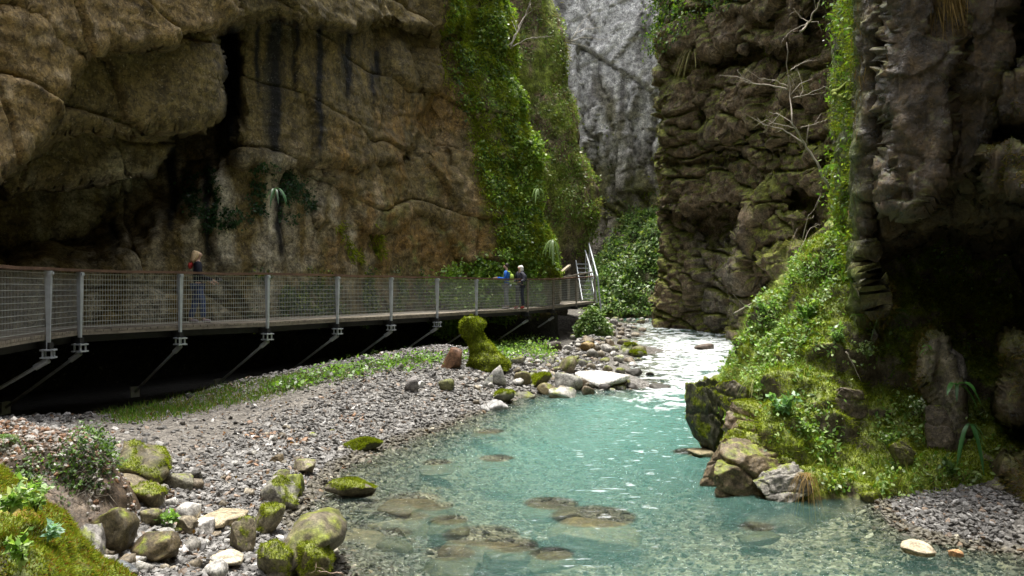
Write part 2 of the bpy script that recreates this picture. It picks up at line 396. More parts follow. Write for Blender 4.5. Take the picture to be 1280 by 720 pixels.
foam = np.maximum(foam, sstep(.20, .42, glint_n + .2 * foamn) * glint_band * (.62 + .2 * sstep(8, 12, WY)))  # sun and sky glints painted as pale flecks through the foam mask
foam = np.maximum(foam, 0 * sstep(.30, .52, rip * .5 + foamn * .35 + rip2 * .5) * sstep(8.5, 13, WY) * sstep(-2.4, -.5, WX - .12 * (WY - 10)) * .75)
edge = np.minimum(1, np.abs(WZ - ground_z(WX, WY)) / .06)
foam = np.maximum(foam, sstep(.5, 1.1, (1 - edge) * .8 + foamn * .6) * .35 * (WY > 17))
depth = WZ - ground_z(WX, WY)
# flat slabs lying on the bed: (pixel x, pixel y, width, height, colour); the water over them is shallower
OL, BR = (.062, .052, .02), (.075, .054, .022)
SLABS = [(512, 634, 64, 14, BR), (540, 642, 46, 12, OL), (745, 660, 96, 18, (.115, .085, .034)), (600, 684, 90, 16, BR), (640, 694, 60, 14, OL), (510, 655, 44, 20, OL), (492, 676, 40, 18, OL), (486, 650, 50, 16, (.13, .11, .06)), (560, 660, 44, 12, OL), (690, 640, 60, 10, OL), (620, 580, 40, 6, BR), (560, 704, 60, 16, OL), (690, 704, 50, 12, OL), (870, 572, 44, 10, (.13, .11, .06)), (950, 668, 40, 10, OL), (428, 676, 84, 28, (.13, .105, .06)), (610, 545, 36, 5, BR), (545, 585, 36, 6, BR), (455, 640, 60, 14, (.12, .10, .055)), (425, 640, 40, 12, OL)]
for q_, (a_, b_, w_, h_, c_) in enumerate(SLABS):
    x_, y_ = gp(a_, b_, -.05)[:2]; r_ = w_ * 1.25 / F * y_ / 2; top_ = .02 + .015 * (q_ % 4)
    e_ = np.hypot((WX - x_) / r_, (WY - y_ - .5 * r_) / (.9 * r_)); depth = np.where(e_ < 1.1, np.minimum(depth, top_ + .10 * np.clip(e_ - .45, 0, 1) + 3 * np.clip(e_ - .85, 0, 1)), depth)
mw, N, L, out = newmat('turquoise_water')
geo = N('NewGeometry')
fo = N('Attribute', attribute_name='foam'); de = N('Attribute', attribute_name='depth')
kp = N('Math', operation='POWER'); L(de.outputs['Fac'], kp.inputs[0]); kp.inputs[1].default_value = 1.5
k = N('Math', operation='MULTIPLY'); L(kp.outputs[0], k.inputs[0]); k.inputs[1].default_value = -1.5
ex = N('Math', operation='EXPONENT'); L(k.outputs[0], ex.inputs[0])
tu = N('Math', operation='SUBTRACT'); tu.inputs[0].default_value = 1; L(ex.outputs[0], tu.inputs[1])
tr = N('BsdfTransparent'); tr.inputs[0].default_value = (.88, .94, .88, 1)
di = N('BsdfDiffuse'); di.inputs[0].default_value = (.085, .22, .185, 1)
m1 = N('MixShader'); L(tu.outputs[0], m1.inputs[0]); L(tr.outputs[0], m1.inputs[1]); L(di.outputs[0], m1.inputs[2])
nb = N('TexNoise', Scale=7.0, Detail=5.0, Roughness=.6, Distortion=.6)
mp = N('Mapping'); mp.inputs['Scale'].default_value = (.6, 1.5, 1); L(geo.outputs['Position'], mp.inputs['Vector']); L(mp.outputs[0], nb.inputs['Vector'])
bu = N('Bump', Strength=.9, Distance=.08); L(nb.outputs[0], bu.inputs['Height'])
gl = N('BsdfGlossy', Roughness=.09); L(bu.outputs[0], gl.inputs['Normal'])
fr = N('Fresnel', IOR=1.33); L(bu.outputs[0], fr.inputs['Normal'])
m2 = N('MixShader'); L(fr.outputs[0], m2.inputs[0]); L(m1.outputs[0], m2.inputs[1]); L(gl.outputs[0], m2.inputs[2])
fn = N('TexNoise', Scale=9.0, Detail=7.0, Roughness=.75); L(mp.outputs[0], fn.inputs['Vector'])
fa = N('Math', operation='MULTIPLY_ADD'); L(fo.outputs['Fac'], fa.inputs[0]); fa.inputs[1].default_value = 1.0
fs = N('Math', operation='SUBTRACT'); L(fn.outputs[0], fs.inputs[0]); fs.inputs[1].default_value = .55; 
fs2 = N('Math', operation='MULTIPLY'); L(fs.outputs[0], fs2.inputs[0]); fs2.inputs[1].default_value = 1.6; L(fs2.outputs[0], fa.inputs[2])
ff = ramp(N, L, fa.outputs[0], [(.25, (0, 0, 0)), (.95, (1, 1, 1))])
fm = N('Math', operation='MULTIPLY'); L(ff, fm.inputs[0]); 
fo2 = ramp(N, L, fo.outputs['Fac'], [(.04, (0, 0, 0)), (.2, (1, 1, 1))]); L(fo2, fm.inputs[1])
fd = N('BsdfDiffuse'); fd.inputs[0].default_value = (.52, .55, .55, 1)
m3 = N('MixShader'); L(fm.outputs[0], m3.inputs[0]); L(m2.outputs[0], m3.inputs[1]); L(fd.outputs[0], m3.inputs[2])
L(m3.outputs[0], out.inputs[0])
tag(link('river', np_mesh('river', np.stack([WX, WY, WZ], -1), grid_faces(*WX.shape), True, None, {'foam': foam.ravel(), 'depth': np.maximum(depth, 0).ravel()}), mw), 'clear turquoise river with a white riffle upstream', 'river', kind='structure')

# ------------------------------------------------------------------ cliffs
def resample(pts, n, near=True):
    pts = np.array(pts, float)
    # smooth the plan a little, then place stations so that they look evenly spaced from the path
    seg = np.linalg.norm(np.diff(pts, axis=0), axis=1); s = np.r_[0, np.cumsum(seg)]
    f = np.linspace(0, s[-1], 4000); X = np.interp(f, s, pts[:, 0]); Y = np.interp(f, s, pts[:, 1])
    k = np.exp(-np.linspace(-2, 2, 81) ** 2); k /= k.sum(); wd = int(len(k) / 2)
    X = np.convolve(np.pad(X, wd, mode='reflect', reflect_type='odd'), k, 'valid'); Y = np.convolve(np.pad(Y, wd, mode='reflect', reflect_type='odd'), k, 'valid')
    vis = (Y > 3) & (np.abs(X) < .75 * Y)
    ds = np.r_[0, np.hypot(np.diff(X), np.diff(Y))]; wgt = ds * np.where(vis, 1 / np.maximum(Y, 4), .012)
    cw = np.cumsum(wgt); cw /= cw[-1]; t = np.interp(np.linspace(0, 1, n), cw, f)
    return np.interp(t, f, X), np.interp(t, f, Y), t
def zlevels(z0, z1, zt, nz):
    a = np.linspace(z0, z1, nz); st = a[1] - a[0]
    b = [z1]; 
    while b[-1] < zt: st *= 1.2; b.append(b[-1] + st)
    return np.r_[a, b[1:]]
def blocks(s, z, w, h, seed, p3, rnd=.25):
    """stacked courses of jointed rock: outward offset of every block, with open joints"""
    wz = z + .35 * h * fbm(p3 / (2.5 * h), 3, seed) * 2
    row = np.floor(wz / h + .3 * np.sin(wz / h * 1.7 + seed)); fz = (wz / h + .3 * np.sin(wz / h * 1.7 + seed)) - row
    ws = s + .35 * w * fbm(p3 / (1.5 * w) + 9, 3, seed + 3) * 2 + hrand(row, row * 0 + 5, seed=seed) * w * 9
    wr = w * (.6 + hrand(row, row * 0 + 2, seed=seed + 1)); col_ = np.floor(ws / wr); fs = ws / wr - col_
    r = hrand(row, col_, seed=seed + 2); r2 = hrand(row, col_, seed=seed + 7) - .5; r3 = hrand(row, col_, seed=seed + 8) - .5
    e = np.minimum(np.minimum(fs, 1 - fs) * wr, np.minimum(fz, 1 - fz) * h)
    round_ = 1 - (1 - np.clip(e / (rnd * h), 0, 1)) ** 2
    return r - .5 + .35 * round_ + r2 * (fs - .5) * .5 + r3 * (fz - .5) * .5, e, r
def cliff(name, plan, z, ns, rayf, detf, colf, mat, label, lean=None):
    X, Y, S = resample(plan, ns)
    P = np.empty((ns, len(z), 3)); P[..., 0] = X[:, None]; P[..., 1] = Y[:, None]; P[..., 2] = z[None, :]
    Sg = np.broadcast_to(S[:, None], P.shape[:2])
    if lean is not None: P = lean(P, Sg)
    px, py = project(P)
    p3 = P.reshape(-1, 3)
    wx = fbm(p3 * .9, 4, 61).reshape(px.shape); wy = fbm(p3 * .9 + 40, 4, 67).reshape(px.shape)
    sc = 420 / np.maximum(P[..., 1], 3)
    if rayf is not None:
        o = rayf(px + wx * sc, py + wy * sc, P)
        k = np.clip(1 - o / np.maximum(P[..., 1], 4), .3, 1.6)[..., None]
        k = np.where(P[..., 1:2] > 3, k, 1)
        P = np.array((0, 0, CZ)) + (P - np.array((0, 0, CZ))) * k
        P[..., 2] = np.maximum(P[..., 2], z[0])
    Nn = grid_normals(P)
    vis_dir = -P[..., :2]
    flip = np.sign((Nn[..., :2] * vis_dir).sum(-1).mean()) or 1; Nn = Nn * flip
    d = detf(Sg.ravel(), P.reshape(-1, 3)).reshape(px.shape)
    P = P + Nn * d[..., None]
    Nn = grid_normals(P) * flip
    px, py = project(P)
    col = np.clip(colf(px, py, P, Nn), .004, .8)
    fc = grid_faces(*px.shape)
    if flip < 0: fc = fc[:, ::-1]
    o = tag(link(name, np_mesh(name, P, fc, True, col.reshape(-1, 3)), mat), label, 'cliff', kind='structure')
    return dict(o=o, P=P, N=Nn, px=px, py=py)
def poly_off(px, py, items):
    o = np.zeros(px.shape)
    for poly, h, soft in items:
        o = np.maximum(o, h * sstep(-soft, soft, sd_poly(px, py, poly))) if h > 0 else o + h * sstep(-soft, soft, sd_poly(px, py, poly))
    return o
def nz_(P, f, o, s): return fbm(P.reshape(-1, 3) * np.array(f), o, s).reshape(P.shape[:-1])

# --- the long overhanging cliff behind the walkway, ending in an ivy covered rib
LEFT = [(2, -21), (-5, -15), (-9, -6), (-9.8, 2), (-9.9, 8), (-10.6, 13), (-10.9, 16.5), (-9.6, 18.6), (-8.0, 20.6), (-6.7, 22.6), (-5.6, 24.6), (-4.5, 26.8), (-3.3, 29.2), (-1.9, 31.2), (-.3, 32.6), (1.1, 33.6), (1.75, 34.6), (1.3, 36), (-.5, 38)]  # first stations close the gorge behind the camera, added to cut sky light
def left_lean(P, S):
    w_ = sstep(22, 33, P[..., 1]); P = P.copy()
    P[..., 0] -= w_ * np.maximum(P[..., 2] - 4, 0) * .19
    P[..., 0] += w_ * np.maximum(4 - P[..., 2], 0) * .1
    under_ = sstep(1.9, 1.2, P[..., 2]) * (P[..., 1] > 9) * sstep(34, 31, P[..., 1])      # undercut below the walkway, receded to deepen the dark
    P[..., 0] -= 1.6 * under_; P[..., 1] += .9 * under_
    return P
def left_ray(px, py, P):
    o = poly_off(px, py, [
        ([(-200, -200), (300, -200), (298, 16), (280, 36), (215, 56), (140, 60), (102, 85), (88, 110), (65, 152), (20, 208), (-200, 280)], 4.2, 10),
        ([(285, -200), (585, -200), (578, 18), (548, 42), (480, 27), (440, 36), (390, 27), (340, 24), (300, 14)], 2.2, 7),
        ([(40, 60), (150, 50), (272, 40), (274, 120), (268, 150), (230, 159), (90, 166), (30, 160)], 3.3, 4),
        ([(20, 150), (199, 150), (202, 205), (182, 217), (120, 222), (0, 232)], 1.9, 3),
        ([(-60, 200), (166, 200), (162, 241), (126, 252), (125, 271), (60, 292), (-60, 320)], .7, 3),
        ([(285, 0), (542, 0), (546, 100), (528, 168), (507, 199), (440, 206), (400, 200), (340, 203), (285, 196)], .65, 4),
        ([(400, 214), (650, 180), (620, 320), (580, 330), (562, 305), (545, 276), (520, 270), (495, 278), (474, 287), (400, 284)], .35, 5),
    ])
    o -= 2.3 * sstep(-20, 30, sd_poly(px, py, [(-100, 100), (60, 160), (110, 70), (285, 40), (290, 190), (240, 250), (180, 300), (100, 330), (-100, 340)])) * (o < 1.6)
    o -= .9 * sstep(-12, 12, sd_poly(px, py, [(272, 36), (292, 20), (296, 190), (270, 200)]))
    o -= .7 * np.exp(-(d_line(px, py, [(-60, -20), (20, 14), (60, 45), (104, 68)]) / 4) ** 2) * (o > 2)
    o -= .3 * np.exp(-(d_line(px, py, [(505, 60), (520, 100), (545, 150), (560, 210)]) / 5) ** 2)
    o += .5 * sstep(-40, 40, sd_poly(px, py, [(560, -100), (640, -100), (700, 330), (620, 330)])) * (P[..., 1] > 24)
    return o
def left_det(s, p):
    b, e, r = blocks(s + .3 * p[:, 2], p[:, 2] + .05 * s, 4.6, 2.6, 5, p, .05)
    st = np.abs(fbm(p * np.array((.5, .5, 2.2)), 4, 71))
    return .3 * fbm(p * .45, 4, 73) + .24 * b - .05 * np.exp(-(e / .04) ** 2) + .12 * (st - .2) + .06 * fbm(p * 2.2, 5, 77) + .07 * fbm(p * 1.3, 4, 79, .5, True) + .9 * sstep(23, 28, p[:, 1]) * sstep(4.5, 8, p[:, 2]) * (.5 - worley(p * np.array((.55, .55, .32)), 75)[0])
def left_col(px, py, P, Nn):
    n1 = nz_(P, (.6, .6, .6), 4, 81); n2 = nz_(P, (1.6, 1.6, .25), 4, 83); n3 = nz_(P, (2.6, 2.6, 2.6), 3, 85); n4 = nz_(P, (3, 3, .18), 3, 87)
    col = np.empty(P.shape); col[:] = (.120, .092, .034)
    col = blend(col, sstep(-.1, .4, n1), (.150, .114, .040))
    brow = sd_poly(px + 15 * n1, py + 12 * n3, [(-200, -200), (300, -200), (298, 20), (270, 42), (140, 62), (100, 90), (60, 155), (0, 215), (-200, 280)])
    col = blend(col, sstep(-10, 10, brow) * .9, (.23, .16, .066))
    col = blend(col, sstep(-10, 10, brow) * sstep(.1, .4, n3) * .6, (.38, .30, .19))
    col = blend(col, sstep(.12, .5, n3 + .25 * n2) * sstep(60, 180, py) * .4, (.24, .19, .11))
    lime = sstep(-30, 40, sd_poly(px + 30 * n1, py + 25 * n2, [(40, 235), (240, 190), (400, 215), (470, 260), (470, 350), (300, 420), (0, 420)]))
    col = blend(col, lime * sstep(-.22, .15, n2 + .3 * n3), (.27, .24, .165))
    col = blend(col, lime * sstep(.12, .35, n2) * .6, (.44, .41, .32))
    org = sstep(-40, 40, sd_poly(px, py, [(380, 190), (560, 90), (640, 200), (690, 350), (400, 350)]))
    col = blend(col, org * sstep(-.15, .3, n1 + .4 * n3), (.17, .105, .03))
    col = blend(col, org * sstep(.1, .4, n2 + .4 * n3) * .5, (.30, .22, .12))
    mossm = sstep(.05, .4, nz_(P, (1.1, 1.1, 1.1), 4, 89) + .25 * Nn[..., 2]) * sstep(180, 330, py) * sstep(330, 520, px)
    col = blend(col, mossm * .8, (.085, .115, .022))
    # black seepage streaks
    for x0, y0, y1, w_ in ((290, 30, 205, 9), (345, 22, 205, 11), (322, 30, 120, 3), (372, 25, 100, 4), (400, 30, 195, 5), (435, 35, 130, 5), (468, 60, 130, 4), (215, 175, 300, 6), (260, 200, 330, 5), (140, 240, 330, 6), (352, 230, 330, 4)):
        xx = px + 10 * n1 + 3 * n3
        mk = np.exp(-((xx - x0) / (w_ * (1.1 + n4))) ** 2) * sstep(y0 - 6, y0 + 10, py) * (1 - sstep(y1 - 50, y1 + 20, py + 60 * n4))
        col = blend(col, np.minimum(mk * 1.3, 1), (.006, .006, .005))
    col = blend(col, sstep(-.05, .4, n4 + .2 * n2) * sstep(-10, 30, sd_poly(px, py, [(285, 10), (540, 20), (540, 200), (285, 200)])) * .55, (.06, .055, .03))
    rib = sstep(-25, 25, sd_poly(px + 25 * n1, py, [(568, -80), (760, -80), (760, 340), (640, 340), (610, 180)]))
    col = blend(col, rib * .75, (.085, .08, .03))
    col = blend(col, rib * sstep(-.3, .1, n3 + n1 * .5), (.13, .175, .02))
    col = blend(col, sstep(1.75, 1.35, P[..., 2]) * (P[..., 1] > 9), (.012, .012, .010))    # undercut rock blackened: shade painted into its colour
    return col
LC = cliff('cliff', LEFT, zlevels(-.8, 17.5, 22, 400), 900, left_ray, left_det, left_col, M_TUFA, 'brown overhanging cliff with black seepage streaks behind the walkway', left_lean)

# --- mossy rib farther up on the left
RIB = [(-5, 43), (-2, 40), (-.5, 38.6), (1.2, 39.0), (2.6, 39.6), (3.6, 40.6), (3.9, 41.8), (3.4, 44), (1.5, 48), (-2, 56)]
def rib_lean(P, S):
    P = P.copy(); z = P[..., 2]
    P[..., 0] += np.interp(z, [0, 2.5, 4, 7.2, 11.2, 17.5, 26], [-.1, 0, .0, .35, -.5, -1.75, -2.6])
    P[..., 0] += np.where(z < 3.4, -.9 * sstep(3.4, 2.2, z), 0)
    return P
def rib_det(s, p):
    b, e, r = blocks(s, p[:, 2], 2.2, 1.5, 15, p)
    return .35 * fbm(p * .4, 4, 173) + 1.0 * (.5 - worley(p * np.array((.42, .42, .26)), 175)[0]) + .12 * b + .16 * fbm(p * 1.5, 4, 177)
def rib_col(px, py, P, Nn):
    n1 = nz_(P, (.7, .7, .4), 4, 181); n3 = nz_(P, (2.2, 2.2, 1.2), 3, 185)
    col = np.empty(P.shape); col[:] = (.16, .12, .065)
    col = blend(col, sstep(-.1, .3, n3), (.20, .17, .11))
    col = blend(col, sstep(-.2, .15, n1 + .4 * n3) * sstep(330, 290, py), (.17, .21, .028))
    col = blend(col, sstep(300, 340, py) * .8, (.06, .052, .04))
    return col
RC = cliff('cliff', RIB, zlevels(0, 20, 21, 260), 240, None, rib_det, rib_col, M_ROCK, 'mossy green cliff rib rising above the far end of the walkway', rib_lean)

# --- pale grey wall closing the gorge
BACK = [(-14, 74), (-6, 66), (0, 61), (3, 59.5), (5, 59.5), (8, 58), (10, 57.5), (12.5, 57), (16, 54), (22, 52), (30, 50)]
def back_det(s, p):
    b, e, r = blocks(s + .15 * p[:, 2], p[:, 2] + .35 * s, 2.6, 9.0, 25, p, .04)
    b2, e2, r2 = blocks(s - .4 * p[:, 2], p[:, 2] - .3 * s, 1.1, 2.2, 27, p, .1)
    f1, f2, rr = worley(p * np.array((.45, .45, .3)), 29)
    lean_ = 1.2 * sstep(9, 2, p[:, 2])
    return .7 * fbm(p * np.array((.22, .22, .12)), 4, 273) + .8 * b + .2 * b2 + .7 * (rr - .5) + .4 * fbm(p * np.array((1.1, 1.1, .6)), 5, 277) - .3 * np.exp(-(e / .10) ** 2) + lean_
def back_col(px, py, P, Nn):
    n1 = nz_(P, (.3, .3, .2), 4, 281); n3 = nz_(P, (1.2, 1.2, .8), 4, 285); n4 = nz_(P, (1.4, 1.4, .15), 3, 287)
    col = np.empty(P.shape); col[:] = (.43, .42, .40)
    col = blend(col, sstep(-.05, .3, n3), (.62, .605, .58))
    col = blend(col, sstep(.05, .35, n4), (.17, .16, .15))
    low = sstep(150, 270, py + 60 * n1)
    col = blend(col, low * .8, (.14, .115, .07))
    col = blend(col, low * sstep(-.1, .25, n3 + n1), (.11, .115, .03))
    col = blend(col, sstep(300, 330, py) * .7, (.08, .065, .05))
    col = blend(col, sstep(.1, .3, n1 + .3 * n3) * sstep(60, 160, py) * .8, (.16, .145, .07))
    return col
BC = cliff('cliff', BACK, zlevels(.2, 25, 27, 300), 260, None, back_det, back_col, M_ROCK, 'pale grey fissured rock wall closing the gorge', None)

# --- dark blocky cliff on the far side of the riffle
MID = [(22, 66), (13.5, 58), (10.2, 50), (8.7, 45.5), (8.1, 43.4), (8.6, 41.6), (9.4, 40.2), (10.0, 38.5), (10.6, 35.5), (11.0, 32), (11.1, 28), (11.3, 24), (12.2, 19), (13.5, 14), (14, 8), (16, 0), (16, -10)]
def mid_ray(px, py, P):
    o = poly_off(px, py, [
        ([(790, -100), (1010, -100), (1003, 50), (940, 60), (880, 66), (868, 62), (835, 58), (790, 40)], 2.6, 5),
        ([(860, -100), (1010, -100), (1010, 15), (950, 22), (900, 10), (865, 20)], 3.2, 4),
        ([(805, 70), (880, 70), (884, 120), (880, 150), (840, 165), (805, 150)], 1.7, 5),
        ([(886, 85), (960, 92), (1005, 110), (990, 165), (935, 160), (888, 165)], 1.2, 5),
        ([(805, 158), (900, 160), (935, 170), (925, 200), (870, 205), (810, 200)], 1.4, 5),
        ([(935, 160), (965, 155), (970, 185), (950, 195), (935, 190)], 1.5, 4), ([(968, 158), (1000, 160), (1005, 190), (972, 192)], 1.5, 4),
        ([(820, 206), (960, 200), (965, 235), (935, 262), (890, 262), (872, 272), (825, 262)], 1.3, 4),
        ([(966, 195), (1030, 190), (1030, 240), (975, 240)], 1.5, 5),
        ([(935, 222), (985, 226), (990, 262), (930, 268)], 1.6, 6), ([(920, 268), (1010, 262), (1010, 305), (918, 306)], 2.0, 7),
        ([(922, 310), (1030, 300), (1030, 350), (916, 352)], 2.3, 7), ([(926, 356), (1040, 352), (1040, 420), (924, 420)], 2.0, 7),
        ([(868, 300), (916, 300), (920, 420), (880, 420), (868, 380)], .6, 8),
    ])
    return o - 1.2 * sstep(-6, 6, sd_poly(px, py, [(866, 270), (945, 262), (930, 290), (880, 298)]))
def mid_det(s, p):
    b, e, r = blocks(s + .6 * p[:, 2], p[:, 2] + .25 * s, 3.2, 1.9, 35, p, .10)
    b2, e2, r2 = blocks(s + 3, p[:, 2] - .15 * s, 1.5, .8, 37, p, .12)
    f1, f2, rr = worley(p * np.array((.33, .33, .45)) + .25 * fbm(p * .8, 3, 5)[:, None], 39)
    return .45 * fbm(p * .3, 4, 373) + .45 * b + .16 * b2 + .8 * (rr - .5) + .26 * fbm(p * np.array((1.3, 1.3, 2.0)), 5, 377) + .1 * fbm(p * 3, 3, 378, .5, True) - .4 * np.exp(-((f2 - f1) / .05) ** 2) - .3 * np.exp(-(e / .07) ** 2)
def mid_col(px, py, P, Nn):
    n1 = nz_(P, (.5, .5, .5), 4, 381); n3 = nz_(P, (1.9, 1.9, 1.9), 4, 385); n4 = nz_(P, (2, 2, .25), 3, 387)
    col = np.empty(P.shape); col[:] = (.165, .115, .062)
    col = blend(col, sstep(-.1, .3, n3), (.26, .20, .13))
    col = blend(col, sstep(.05, .4, n4 + .3 * n1) * .7, (.075, .06, .042))
    col = blend(col, sstep(-20, 20, sd_poly(px, py, [(865, 285), (925, 285), (925, 420), (865, 420)])) * .8 * sstep(-.3, .1, n4), (.24, .215, .175))
    up = Nn[..., 2] * .8 + .8 * n1 + .35 * n3
    col = blend(col, sstep(.18, .5, up + .25 * sstep(920, 950, px) * sstep(40, 300, py)), (.17, .185, .028))
    return col
MC = cliff('cliff', MID, zlevels(-.2, 18.5, 24, 380), 460, mid_ray, mid_det, mid_col, M_MID, 'dark brown blocky cliff standing across the riffle', None)

# --- near cliff on the right, with a cave under it
NEAR = [(14, 24), (8.5, 18), (6.4, 15), (5.5, 13.3), (5.4, 12.7), (5.45, 12.2), (5.0, 11.6), (5.15, 11.1), (5.5, 10.75), (6.0, 10.7), (6.5, 10.6), (6.7, 10.1), (6.35, 9.3), (6.0, 7.5), (6.2, 5), (6.8, 1), (7.5, -6), (6, -14), (1, -20)]  # last stations bend in behind the camera, added to narrow the sky light
def near_lean(P, S):
    P = P.copy(); z = P[..., 2]
    P[..., 0] += np.maximum(z - 9, 0) * .25
    return P
def near_ray(px, py, P):
    o = poly_off(px, py, [
        ([(1066, -300), (1108, -300), (1106, 100), (1102, 260), (1090, 430), (1080, 440), (1068, 200)], .35, 10),
        ([(1112, -300), (1205, -300), (1200, 60), (1178, 110), (1190, 180), (1180, 240), (1150, 262), (1118, 250), (1122, 120)], 1.25, 10),
        ([(1180, 120), (1245, 110), (1250, 190), (1220, 235), (1185, 235)], .8, 8),
        ([(1190, -300), (1262, -300), (1258, 60), (1240, 115), (1195, 112)], .9, 7),
        ([(1240, 105), (1300, 60), (1300, 160), (1250, 155)], .9, 8), ([(1236, 190), (1320, 180), (1320, 245), (1246, 235)], 1.2, 8),
        ([(1155, 418), (1185, 402), (1205, 425), (1212, 470), (1205, 520), (1212, 570), (1165, 575), (1160, 500), (1150, 465)], .3, 10),
        ([(1254, 435), (1320, 420), (1320, 530), (1262, 505)], 1.0, 8), ([(1262, 580), (1320, 560), (1320, 690), (1268, 670)], 1.3, 8),
    ])
    cave = sstep(-22, 22, sd_poly(px, py, [(1092, 325), (1150, 300), (1330, 270), (1330, 760), (1200, 760), (1100, 620), (1085, 420)]))
    return o - 1.9 * cave * (o < .3)
def near_det(s, p):
    b, e, r = blocks(s + .4 * p[:, 2], p[:, 2] + .3 * s, .8, .95, 45, p, .1)
    f1, f2, rr = worley(p * np.array((1.1, 1.1, .8)) + .3 * fbm(p * 2, 3, 5)[:, None], 49)
    return .16 * fbm(p * np.array((1.0, 1.0, .35)), 4, 473) + .02 * b + .12 * (rr - .5) + .20 * fbm(p * np.array((2.4, 2.4, .45)), 5, 475, .55, True) + .09 * fbm(p * np.array((4.5, 4.5, 2.2)), 5, 477, .6)
def near_col(px, py, P, Nn):
    n1 = nz_(P, (1, 1, .6), 4, 481); n3 = nz_(P, (4, 4, 2.5), 4, 485)
    col = np.empty(P.shape); col[:] = (.058, .039, .018)
    col = blend(col, sstep(-.1, .3, n3), (.105, .072, .038))
    col = blend(col, sstep(.1, .4, n1 + .3 * n3) * .7, (.10, .075, .03))
    pil = sstep(-10, 15, sd_poly(px, py, [(1155, 410), (1190, 398), (1215, 425), (1215, 560), (1160, 575), (1150, 470)]))
    col = blend(col, pil * sstep(-.2, .2, n3), (.23, .20, .155))
    col = blend(col, sstep(1085, 1060, px) * sstep(-.4, .1, n3), (.11, .15, .025))
    col = blend(col, sstep(.25, .6, Nn[..., 2] + .6 * n1) * .9, (.10, .105, .022))
    return col
NC = cliff('cliff', NEAR, zlevels(-.6, 8.6, 22, 400), 560, near_ray, near_det, near_col, M_WETROCK, 'near dark wet cliff with a black cave at its foot on the right', near_lean)

# ------------------------------------------------------------------ mossy bank below the near cliff
def wp(px, py, d): return unproj(px, py, d)
mound = rbf([wp(*a) for a in [
    (935, 478, 12.8), (925, 455, 13.4), (945, 436, 13.4), (962, 378, 14.3), (1000, 338, 14.4), (1042, 302, 14.0), (1062, 300, 12.9), (1000, 440, 12.2), (1050, 400, 12), (1092, 405, 11.8),
    (1050, 465, 11.4), (1092, 472, 11.4), (1000, 485, 11.5), (975, 520, 11.1), (1045, 522, 11.05), (1040, 562, 10.65), (1100, 540, 10.8), (1100, 592, 10.35), (1155, 560, 10.4), (1170, 600, 9.9), (1230, 630, 9.5), (1290, 650, 9.2), (960, 600, 10.6)]] +
    [(3.25, 12.2, -.3), (3.3, 13.5, -.3), (3.5, 15, -.3), (3.9, 17, -.2), (4.6, 17, .6), (6, 17, 3), (7, 15, 4.2), (7, 12.5, 3.2), (3.1, 11, -.2), (3.4, 10.2, -.25), (3.9, 10.05, -.1), (4.7, 10.0, 0), (5.3, 9.4, 0), (5.8, 8.6, 0), (5, 9, -.4), (4, 9.2, -.5), (7, 9, .6), (7, 10.5, 1), (7.5, 20, 3), (5, 21, -.3), (2.4, 12, -1), (2.4, 10, -1)])
mx_ = np.linspace(2.5, 7.6, 360); my_ = np.linspace(8.4, 19.5, 420)
MX, MY = np.meshgrid(mx_, my_, indexing='ij'); MZ = np.clip(mound(MX, MY), -.9, 4.4)
P = np.stack([MX, MY, MZ], -1); p3 = P.reshape(-1, 3); Nn = grid_normals(P)
f1, f2, rr = worley(p3 * 1.5 + .35 * fbm(p3 * 1.5, 2, 3)[:, None], 91)
bl, e_, r_ = blocks(MX.ravel() * .8 + MY.ravel() * .6, MZ.ravel(), .8, .45, 95, p3)
g1, g2, gr = worley(p3 * .75 + .3 * fbm(p3, 2, 4)[:, None], 92)
dd = (.30 * (.5 - f1) + .55 * (.55 - g1) + .10 * bl + .12 * fbm(p3 * 3, 4, 93)).reshape(MX.shape)
P = P + Nn * dd[..., None]; Nn = grid_normals(P); px, py = project(P)
n1 = nz_(P, (1.1,) * 3, 4, 97); n3 = nz_(P, (4,) * 3, 4, 99)
col = np.empty(P.shape); col[:] = (.085, .068, .045)
col = blend(col, sstep(-.1, .3, n3), (.15, .13, .10))
col = blend(col, sstep(.1, .5, Nn[..., 2] * .9 + .5 * n1 + .3 * n3), (.15, .19, .02))
col = blend(col, sstep(.06, -.02, P[..., 2]), (.085, .07, .04))
MO = dict(P=P, N=Nn, px=px, py=py)
tag(link('riverbank', np_mesh('riverbank', P, grid_faces(*MX.shape), True, col.reshape(-1, 3)), M_STONE), 'steep moss covered bank below the near dark cliff', 'bank', kind='structure')

# ------------------------------------------------------------------ green bank at the foot of the grey wall
bank2 = rbf([(6.2, 52, .7), (6.6, 53, 2.2), (7, 55, 4.5), (8, 52, .8), (8.2, 53.5, 3.4), (9, 55, 6.0), (10, 51.5, 1.2), (10.2, 53, 4.5), (11.5, 52, 6), (12, 50, 4), (5.3, 54, .6), (5, 57, 1.6), (5.6, 60, 3), (9, 59, 8), (13, 57, 9), (9, 49.5, .3), (6, 49.5, 0), (4, 51, .3), (11, 48, 1)])
bx = np.linspace(4.5, 13, 150); by = np.linspace(49, 60, 150)
BX, BY = np.meshgrid(bx, by, indexing='ij'); P = np.stack([BX, BY, np.clip(bank2(BX, BY), -.3, 9)], -1); p3 = P.reshape(-1, 3)
f1, f2, rr = worley(p3 * .8, 101); P = P + grid_normals(P) * (.8 * (.5 - f1) + .4 * fbm(p3 * .8, 4, 103)).reshape(BX.shape)[..., None]
Nn = grid_normals(P); px, py = project(P); col = np.empty(P.shape); col[:] = (.06, .075, .02)
col = blend(col, sstep(.0, .3, nz_(P, (1.5,) * 3, 3, 105)), (.09, .07, .045))
BK = dict(P=P, N=Nn, px=px, py=py)
